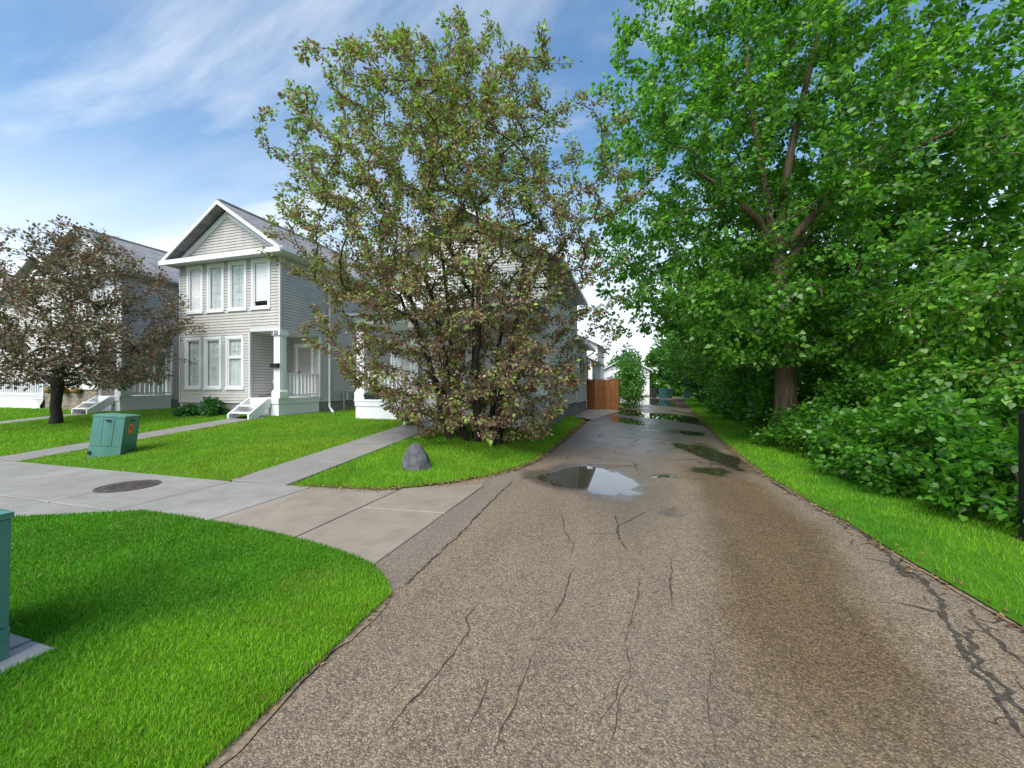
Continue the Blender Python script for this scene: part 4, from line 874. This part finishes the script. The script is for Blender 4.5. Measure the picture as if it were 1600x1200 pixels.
# ------------------------------------------------------------------ poplars, shrubs and trees on the right
POP = [(.065, .19, .016), (.095, .255, .02), (.14, .33, .028), (.042, .15, .014), (.20, .40, .045)]; POPW = [3, 3, 2, 2, .7]
def foliage_tree(name, label, base, stems, srad, tips, per, reach, spread, size, tpl, cat='tree', cols=POP, wts=POPW, bark='bark_pop', droop=.6, group=None, thin=None, up=.35, centre=None, r_tip=.006, rexp=.43, bend=.35):
    T_ = empty(name, base, label, cat, group)
    A, par, paths = grow(stems, tips, .4, up, bend); skeleton_mesh(A, par, len(srad), r_tip, rexp, srad, T_, bark, thin, 'trunk' if cat == 'tree' else 'stems')
    P, AXv, Nn, S_, t_ = twig_leaves(A, paths, per, reach, spread, np.array(centre if centre is not None else (base[0], base[1], base[2] + 3)), droop, size)
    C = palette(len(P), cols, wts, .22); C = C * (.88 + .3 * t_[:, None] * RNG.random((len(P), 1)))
    return leaf_mesh('crown' if cat == 'tree' else 'leaves', P, AXv, Nn, S_, C, tpl, 'leaf', T_), T_
# the great poplar
B0 = at(1228, 692, 10.8); b = (float(B0[0]), float(B0[1]), .04)
pts = [at(1228, 700, 10.8), at(1228, 640, 10.8), at(1229, 570, 10.8), at(1226, 500, 10.85), at(1222, 440, 10.9), at(1214, 400, 11)]
limb = lambda *q: [at(*p) for p in q]
st = [pts, limb((1214, 400, 11), (1200, 330, 11.1), (1185, 230, 11.3), (1168, 120, 11.5), (1165, 20, 11.6)), limb((1214, 400, 11), (1226, 290, 10.9), (1245, 190, 10.7), (1270, 90, 10.6), (1290, 10, 10.5)),
      limb((1214, 400, 11), (1275, 330, 10.6), (1340, 275, 10.2), (1420, 235, 9.8), (1500, 200, 9.4)), limb((1222, 420, 10.9), (1260, 370, 11.3), (1330, 310, 11.8), (1380, 250, 12.2)),
      limb((1214, 400, 11), (1185, 345, 10.8), (1140, 300, 10.6), (1090, 270, 10.5))]
srad = [.36, .28, .25, .22, .20, .18]
for l in st[1:]: srad += list(np.linspace(.125, .045, len(l)))
c0 = at(1215, 300, 11.2)
tips = in_profile(2250, [2.3, 3.2, 4.5, 6, 8, 10, 12, 13.8, 15], [3.6, 4.8, 5.5, 5.8, 5.8, 5.5, 4.6, 2.8, .8], lambda z: c0[0] + .3, lambda z: c0[1] + .2, .85, .55, 5, .3)
tips = tips[~((tips[:, 2] < 3.4) & (tips[:, 0] < 1.6))]
extra = np.array([at(RNG.uniform(1080, 1350), RNG.uniform(440, 565), RNG.uniform(8.8, 10.3)) for _ in range(200)]); tips = np.concatenate([tips, extra])
_l, _d = tips[:, 0] * CA + tips[:, 1] * SA, -tips[:, 0] * SA + tips[:, 1] * CA; _px, _py = 800 + FPX * _l / _d, 600 - FPX * (tips[:, 2] - CAM_H) / _d
tips = tips[~((_px > 1470) & (_py > 250) & (_py < 390) & (RNG.random(len(tips)) < .85)) & ~((_px > 1150) & (_px < 1300) & (_py > 200) & (_py < 420) & (_d < 10.6) & (RNG.random(len(tips)) < .45))]
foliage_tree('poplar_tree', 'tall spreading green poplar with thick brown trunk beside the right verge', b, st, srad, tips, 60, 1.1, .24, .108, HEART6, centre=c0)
# nearer drooping poplar whose trunk stands right of the picture
cb_ = (8.1, 8.2, .05); st = [line(cb_, (8.0, 8.2, 2.6), 7, .03), line((8.0, 8.2, 2.0), (6.2, 7.6, 3.4), 6, .05), line((8.0, 8.2, 2.2), (7.0, 9.3, 3.9), 6, .05), line((8.0, 8.2, 2.2), (6.9, 6.8, 3.5), 6, .05)]
srad = list(np.linspace(.16, .09, 7)) + list(np.linspace(.06, .03, 6)) * 3
tips = in_profile(900, [.6, 1.3, 2.2, 3.0, 3.7, 4.3], [3.3, 3.7, 3.7, 3.3, 2.4, .8], lambda z: 7.5, lambda z: 8.4, .95, .42, 9, .3)
tips = tips[(tips[:, 0] < 9) & (tips[:, 0] > 4.25 + .3 * RNG.random(len(tips)))]
near_leaves, TC = foliage_tree('drooping_poplar', 'low drooping poplar with large glossy heart shaped leaves at the right edge', cb_, st, srad, tips, 60, .9, .24, .09, HEART6, droop=1.0, thin='twig', bark='bark', up=-.15, cols=POP, wts=[2.2, 3, 3, 1, 1.8], centre=(7.5, 8.5, 1.5), bend=.6)
# undergrowth along the verge: each bush is a thing of its own
UND = [(.045, .155, .015), (.065, .21, .018), (.095, .26, .022), (.15, .34, .035)]
bushes = [(4.35, 5.7, .95, 1.15), (4.1, 6.9, .95, 1.35), (5.3, 6.4, 1.1, 1.9), (3.95, 8.2, .85, 1.1), (5.0, 8.4, 1.1, 2.0), (4.0, 9.7, .85, 1.15), (5.2, 10.4, 1.2, 2.3), (3.75, 11.2, .7, .95), (5.9, 12.6, 1.3, 2.6), (4.55, 14.2, 1.0, 1.9), (4.9, 16.6, 1.1, 2.2), (5.0, 19.2, 1.3, 2.6), (5.3, 22.5, 1.4, 2.8), (6.4, 26, 1.6, 3.2), (6.6, 31, 1.8, 3.4), (5.9, 4.7, 1.1, 1.6), (7.2, 38, 2.0, 3.6), (6.9, 16.0, 1.5, 3.0), (8.6, 13.6, 1.6, 3.0)]
blab = ['low leafy bush beside the black post at the right verge', 'low leafy bush second from the black post at the verge edge', 'tall dark bush behind the two low bushes nearest the black post', 'low bush with broad leaves midway between black post and poplar trunk', 'tall shaded bush under the drooping poplar branches', 'low bush just right of the thick poplar trunk', 'tall shaded bush right behind the thick poplar trunk', 'small bright leafy bush at the foot of the thick poplar trunk', 'tall dark bush deep behind the thick poplar trunk',
        'dense bush just beyond the thick poplar trunk', 'dense bush second beyond the thick poplar along the verge', 'tall bush between the thick poplar and the second trunk', 'tall bush just before the second trunk along the verge', 'tall bush beyond the second trunk along the alley', 'large far bush on the right before the bins', 'leafy bush behind the black post at the right picture edge', 'farthest large bush on the right side of the alley', 'tall bush filling the gap just right of and behind the thick poplar trunk', 'large shaded bush deep behind the drooping poplar']
for i, ((x, y, r, h), lb) in enumerate(zip(bushes, blab)):
    z0 = .05; st = [line((x + .15 * math.cos(k * 2.1), y + .15 * math.sin(k * 2.1), z0 - .03), (x + .35 * r * math.cos(k * 2.1), y + .35 * r * math.sin(k * 2.1), z0 + h * .5), 4, .03) for k in range(3)]
    n = int(70 * r * h / 1.2 * (1 if y < 13 else .7)); far = y > 13
    tips = in_profile(max(n, 40), [z0 + .08, z0 + h * .25, z0 + h * .6, z0 + h * .85, z0 + h], [r * .95, r * 1.05, r * .95, r * .6, r * .15], lambda z: x, lambda z: y, 1.15, .45, i, .3)
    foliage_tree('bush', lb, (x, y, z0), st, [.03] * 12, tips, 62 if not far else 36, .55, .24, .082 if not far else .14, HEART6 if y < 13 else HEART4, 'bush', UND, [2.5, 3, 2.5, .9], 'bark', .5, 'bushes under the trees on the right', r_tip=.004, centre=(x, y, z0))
# trees farther along the right side
LIME = [(.06, .2, .025), (.09, .27, .03), (.14, .34, .05), (.04, .15, .025)]
def round_tree(label, x, y, h, r, zlow, n, per, size, cols=POP, wts=POPW, tr=.22, sx=0, name='broadleaf_tree', group='trees along the right side', tpl=LEAF4):
    st = [line((x, y, -.02), (x + sx * .3, y, zlow + (h - zlow) * .45), 7, .06)]
    zs = [zlow, zlow + (h - zlow) * .2, zlow + (h - zlow) * .5, zlow + (h - zlow) * .8, h]
    tips = in_profile(n, zs, [r * .75, r, r, r * .7, r * .15], lambda z: x + sx * z / h, lambda z: y, 1, .5, int(x * 7) % 9, .3)
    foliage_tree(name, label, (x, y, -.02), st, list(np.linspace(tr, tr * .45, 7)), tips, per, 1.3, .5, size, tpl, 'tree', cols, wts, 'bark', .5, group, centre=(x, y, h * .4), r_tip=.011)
round_tree('tree with second brown trunk beyond the thick poplar', 5.4, 27.5, 11, 3.9, 1.7, 330, 52, .26, tr=.3, sx=-.4)
round_tree('broad tree standing between the thick poplar and the second trunk', 6.6, 19.5, 10.5, 3.6, 1.8, 330, 52, .24, tr=.2, sx=-.2)
round_tree('dark tree in the far distance overhanging the alley', 6.9, 38, 12, 4.4, 1.5, 260, 50, .36, [(.02, .085, .02), (.03, .12, .025), (.05, .16, .03)], [2, 2, 1], sx=-.8)
round_tree('pale green tree at the far end of the alley behind the bins', 8.6, 50, 9, 4.8, 1.0, 240, 46, .42, LIME, [2, 2, 1, 2])
round_tree('shaded tree behind the bushes right of the thick poplar', 9.5, 15.5, 11, 4.0, 1.2, 300, 50, .28)
round_tree('tree beyond the drooping poplar on the right', 14, 13, 6.0, 3.6, .6, 280, 50, .27)
round_tree('right hand tree behind the black post and the drooping poplar', 13.2, 7.5, 6.0, 3.5, .5, 240, 50, .25)
round_tree('young bright green tree beyond the cedar fence', -.05, 28.2, 4.0, 1.0, .2, 150, 40, .17, LIME, [2, 3, 2, 1], tr=.07, name='young_tree', group='trees beyond the fence')
round_tree('dull green tree between white buildings past the fence', -.2, 41, 5.4, 1.6, .6, 110, 40, .26, [(.04, .10, .03), (.06, .14, .04)], [1, 1], tr=.12, group='trees beyond the fence')
for k, (x, y, h, lb) in enumerate(((-9, 66, 7.5, 'leftmost distant tree behind the far white garage'), (-1, 70, 6.5, 'distant tree rising straight behind the far white garage'), (6, 64, 8, 'distant tree just right of the far white garage'), (13, 62, 9, 'distant tree at the far right behind the bins'))):
    round_tree(lb, x, y, h, 4.6, .2, 150, 40, .6, LIME if k % 2 else POP, [1, 1, 1, 1] if k % 2 else POPW, group='distant trees beyond the alley end')
# leafy plant by the steps
for (x, y, r, h, lb) in ((-14.6, 10.75, .5, .62, 'leafy green garden plant below the house windows beside the steps'), (-15.6, 10.6, .6, .34, 'low spreading garden plant left of the taller one below the windows')):
    z0 = float(gz(x, y)); st = [line((x + .06 * math.cos(k), y + .06 * math.sin(k), z0), (x + .3 * r * math.cos(k * 1.3), y + .3 * r * math.sin(k * 1.3), z0 + h * .6), 4, .01) for k in range(5)]
    tips = in_profile(60, [z0 + .08, z0 + h * .5, z0 + h], [r, r * .95, r * .3], lambda z: x, lambda z: y, .75, .5, 2, .2); tips = tips[tips[:, 1] < 11.02]
    foliage_tree('garden_plant', lb, (x, y, z0), st, [.012] * 20, tips, 22, .3, .1, .13, LEAF5, 'plant', [(.03, .12, .025), (.05, .17, .035), (.08, .22, .05)], [2, 2, 1], 'twig', .2, r_tip=.003)
x, y = -8.05, 11.07
P = np.c_[RNG.uniform(-.22, .22, 120) + x, RNG.uniform(-.07, .07, 120) + y, 1.26 + RNG.uniform(0, .2, 120)]; leaf_mesh('leaves', P, RNG.normal(0, 1, (120, 3)) + (0, 0, .6), RNG.normal(0, 1, (120, 3)) + (0, 0, 1), RNG.uniform(.04, .09, 120), palette(120, [(.06, .15, .04), (.09, .2, .05)], [1, 1]), LEAF5, 'leaf', pb)
for k, (x, lb) in enumerate(((-24.55, 'coir flower basket left of the left purple tree trunk on the brick house'), (-23.55, 'middle coir flower basket on the brick house'), (-22.75, 'right coir flower basket on the brick house nearest its steps'))):
    fb = empty('flower_basket', (x, 10.95, 1.18), lb, 'flower basket', 'flower baskets on the brick house')
    V, F = lathe([(.03, 0), (.17, .03), (.25, .10), (.29, .2), (.27, .205)], (x, 10.93, 1.18), 16); V = [(a, 10.93 + (b_ - 10.93) * .55, c) for a, b_, c in V]; mesh_obj('basket', V, F, M['brown_pot'], fb, True)
    n = 110; P = np.c_[RNG.uniform(-.28, .28, n) + x, RNG.uniform(-.11, .11, n) + 10.92, 1.37 + RNG.uniform(0, .12, n)]
    leaf_mesh('leaves', P, RNG.normal(0, 1, (n, 3)) + (0, 0, .5), RNG.normal(0, 1, (n, 3)) + (0, 0, 1), RNG.uniform(.04, .08, n), palette(n, [(.06, .15, .04), (.09, .2, .05), (.5, .3, .04), (.45, .08, .05)], [4, 4, 1, .5]), LEAF5, 'leaf', fb)

# ------------------------------------------------------------------ boulder
import bmesh
bm = bmesh.new()
from mathutils import Vector, noise as mn
rb = (-3.68, 6.38); rz0 = float(gz(*rb)) - .05
rr_ = random.Random(5)
for z, r, n in ((0, .27, 8), (.12, .285, 8), (.26, .225, 7), (.40, .135, 6), (.50, .06, 4)):
    for k in range(n):
        a = 6.283 * (k + rr_.uniform(-.25, .25)) / n; q = r * rr_.uniform(.86, 1.12); bm.verts.new((q * math.cos(a) - .07 * z * 2, q * math.sin(a) * .85, z + rr_.uniform(-.025, .025)))
bmesh.ops.convex_hull(bm, input=bm.verts[:]); bmesh.ops.delete(bm, geom=[v for v in bm.verts if not v.link_faces], context='VERTS')
bmesh.ops.bevel(bm, geom=bm.edges[:], offset=.014, segments=2, affect='EDGES'); bmesh.ops.triangulate(bm, faces=bm.faces[:])
bmesh.ops.subdivide_edges(bm, edges=bm.edges[:], cuts=3, use_grid_fill=True)
for v in bm.verts: v.co += v.normal * 0 + v.co.normalized() * (.014 * mn.noise(v.co * 7) + .007 * mn.noise(v.co * 21) + .004 * mn.noise(v.co * 60))
me = bpy.data.meshes.new('boulder'); bm.to_mesh(me); bm.free(); me.materials.append(M['rock'])
ro = bpy.data.objects.new('boulder', me); COL.objects.link(ro); ro.location = (rb[0], rb[1], rz0); tag(ro, 'grey pointed granite boulder on the grass before the big purple leafed tree', 'boulder')

# ------------------------------------------------------------------ green utility cabinets
def cabinet(loc, rot, label, sticker=True, w=.54, d=.58, h=.86):
    E_ = empty('utility_cabinet', loc, label, 'utility box', 'green utility cabinets'); a, b = w / 2, d / 2; L = np.array(loc)
    def B(mb, name, m, par=E_):
        V = np.array(mb.v); me = bpy.data.meshes.new(name); me.from_pydata(V.tolist(), [], mb.f); me.materials.append(M[m]); o = bpy.data.objects.new(name, me); COL.objects.link(o); o.parent = par; return o
    body = B(MB().frust(0, 0, -.05, .20, a + .004, b + .004, a + .004, b + .004), 'base', 'box_green'); 
    B(MB().frust(0, 0, .206, h - .04, a, b, a, b), 'body', 'box_green')
    B(MB().box(-a - .008, a + .008, -b - .008, b + .008, h - .035, h).frust(0, 0, h, h + .02, a + .008, b + .008, a - .06, b - .06), 'lid', 'box_green')
    dr = B(MB().box(-.08, .10, -b - .004, -b + .03, .215, h - .05), 'door_panel', 'box_green')
    for q in (-.085, .102): B(MB().box(q - .004, q + .004, -b - .002, -b + .03, .215, h - .05), 'seam', 'black')
    B(MB().box(-.04, .04, -b - .035, -b - .004, h - .12, h - .085), 'latch', 'black'); B(MB().box(a - .03, a + .03, -.05, .03, h - .115, h - .08), 'latch', 'black')
    for y in (-.02, .12): B(MB().box(a - .01, a + .02, y, y + .06, .09, .12), 'vent', 'black')
    B(MB().box(-a + .0, -a + .05, -b - .022, -b, .02, .09), 'vent', 'black')
    if sticker:
        s = B(MB().box(a - .03, a + .004, -.10, .06, h - .38, h - .18), 'sticker', 'sticker')
        V = [(a + .0055, -.02 + .048 * math.cos(k * .5236) * (1 if k % 2 else .6), h - .275 + .05 * math.sin(k * .5236) * (1 if k % 2 else .6)) for k in range(12)]
        B(MB().add(V, [tuple(range(12))]), 'sticker_mark', 'sticker_red', s)
    E_.rotation_euler = rot
cabinet((-10.93, 5.86, float(gz(-10.9, 5.86)) - .01), (math.radians(-1), math.radians(6), math.radians(35)), 'green metal utility cabinet with orange sticker leaning on the front lawn')
cabinet((-3.79, .97, .03), (0, math.radians(2.5), 0), 'green metal utility cabinet cut by the left picture edge on grey pavers', False, .76, .76, .86)

# ------------------------------------------------------------------ manhole cover
mh = empty('manhole_cover', (-7.5, 4.22, .012), 'round dark iron manhole cover set in the concrete sidewalk', 'manhole cover')
V, F = lathe([(.385, -.02), (.385, .006), (.35, .008), (.345, .004), (.345, -.02)], (-7.5, 4.22, .012), 40); mesh_obj('rim', V, F, M['iron'], mh)
V, F = lathe([(.34, -.02), (.34, .005), (.315, .007)], (-7.5, 4.22, .012), 40); lid = mesh_obj('lid', V, F, M['iron'], mh)
mb = MB()
for i in range(-6, 7):
    for j in range(-6, 7):
        x, y = i * .06, j * .06
        if x * x + y * y < .30 ** 2: mb.box(-7.5 + x - .02, -7.5 + x + .02, 4.22 + y - .02, 4.22 + y + .02, .017, .024)
tag(mb.build('tread_pattern', 'iron', lid), kind='stuff')

# ------------------------------------------------------------------ cedar fence, post, bins
fe = empty('cedar_fence', (-1.7, 24.9, .02), 'brown cedar plank fence between the white house and the alley', 'fence')
me0 = None; x = -2.58; k = 0
while x < -.8:
    w = .138
    k += 1; mb = MB().box(x, x + w, 24.86 - .02 * (k % 2), 24.885 - .02 * (k % 2) - .0, .04, 1.86 + random.uniform(-.012, .012)); mb.build('plank', 'cedar', fe); x += w - .012 + .03 * (k % 2 == 5)
MB().box(-2.62, -.76, 24.82, 24.92, 1.885, 1.92).build('top_rail', 'cedar', fe)
for z in (.4, 1.5): MB().box(-2.6, -.8, 24.89, 24.93, z, z + .09).build('rail', 'cedar', fe)
for x in (-2.55, -.76): MB().box(x, x + .09, 24.9, 24.99, -.05, 1.88).build('post', 'cedar', fe)
y = 25.0
while y < 27: MB().box(-.72, -.70, y, y + .138, .04, 1.86).build('plank', 'cedar', fe); y += .142
MB().box(-.76, -.722, 25, 27, .4, .49).build('rail', 'cedar', fe)
px_, py_ = 3.80, 5.28
po = empty('black_post', (px_, py_, .05), 'black square metal post in the grass at the right picture edge', 'post')
MB().box(px_ - .035, px_ + .035, py_ - .035, py_ + .035, -.05, 1.30).build('shaft', 'black', po); MB().box(px_ - .07, px_ + .07, py_ - .07, py_ + .07, .04, .065).build('base_plate', 'black', po); MB().frust(px_, py_, 1.30, 1.36, .042, .042, .01, .01).build('cap', 'black', po)
def bin_(x, y, m, label):
    E_ = empty('wheeled_bin', (x, y, -.02), label, 'bin', 'wheeled bins at the far end of the alley'); z = -.02
    MB().frust(x, y, z + .06, z + 1.0, .24, .27, .31, .36).build('body', m, E_)
    l = MB().box(x - .34, x + .34, y - .40, y + .38, z + 1.0, z + 1.05).frust(x, y, z + 1.05, z + 1.10, .34, .38, .25, .3).build('lid', m, E_)
    MB().bar((x - .3, y + .43, z + .95), (x + .3, y + .43, z + .95), .04, .04).bar((x - .25, y + .43, z + .95), (x - .25, y + .33, z + .95), .04, .04).bar((x + .25, y + .43, z + .95), (x + .25, y + .33, z + .95), .04, .04).build('handle', m, E_)
    for s in (-1, 1): V, F = tube([(x + s * .27, y + .28, z + .12), (x + s * .33, y + .28, z + .12)], .12, 14); mesh_obj('wheel', V, F, M['rubber'], E_)
bin_(2.5, 47.0, 'bin_dark', 'charcoal wheeled bin leftmost at the far end of the alley'); bin_(3.35, 46.8, 'bin_teal', 'teal wheeled bin beside the charcoal one at the far end'); bin_(4.1, 47.0, 'bin_green', 'dark green wheeled bin right of the teal one at the far end'); bin_(5.9, 46.4, 'bin_green', 'dark wheeled bin standing alone at the right of the far alley end')
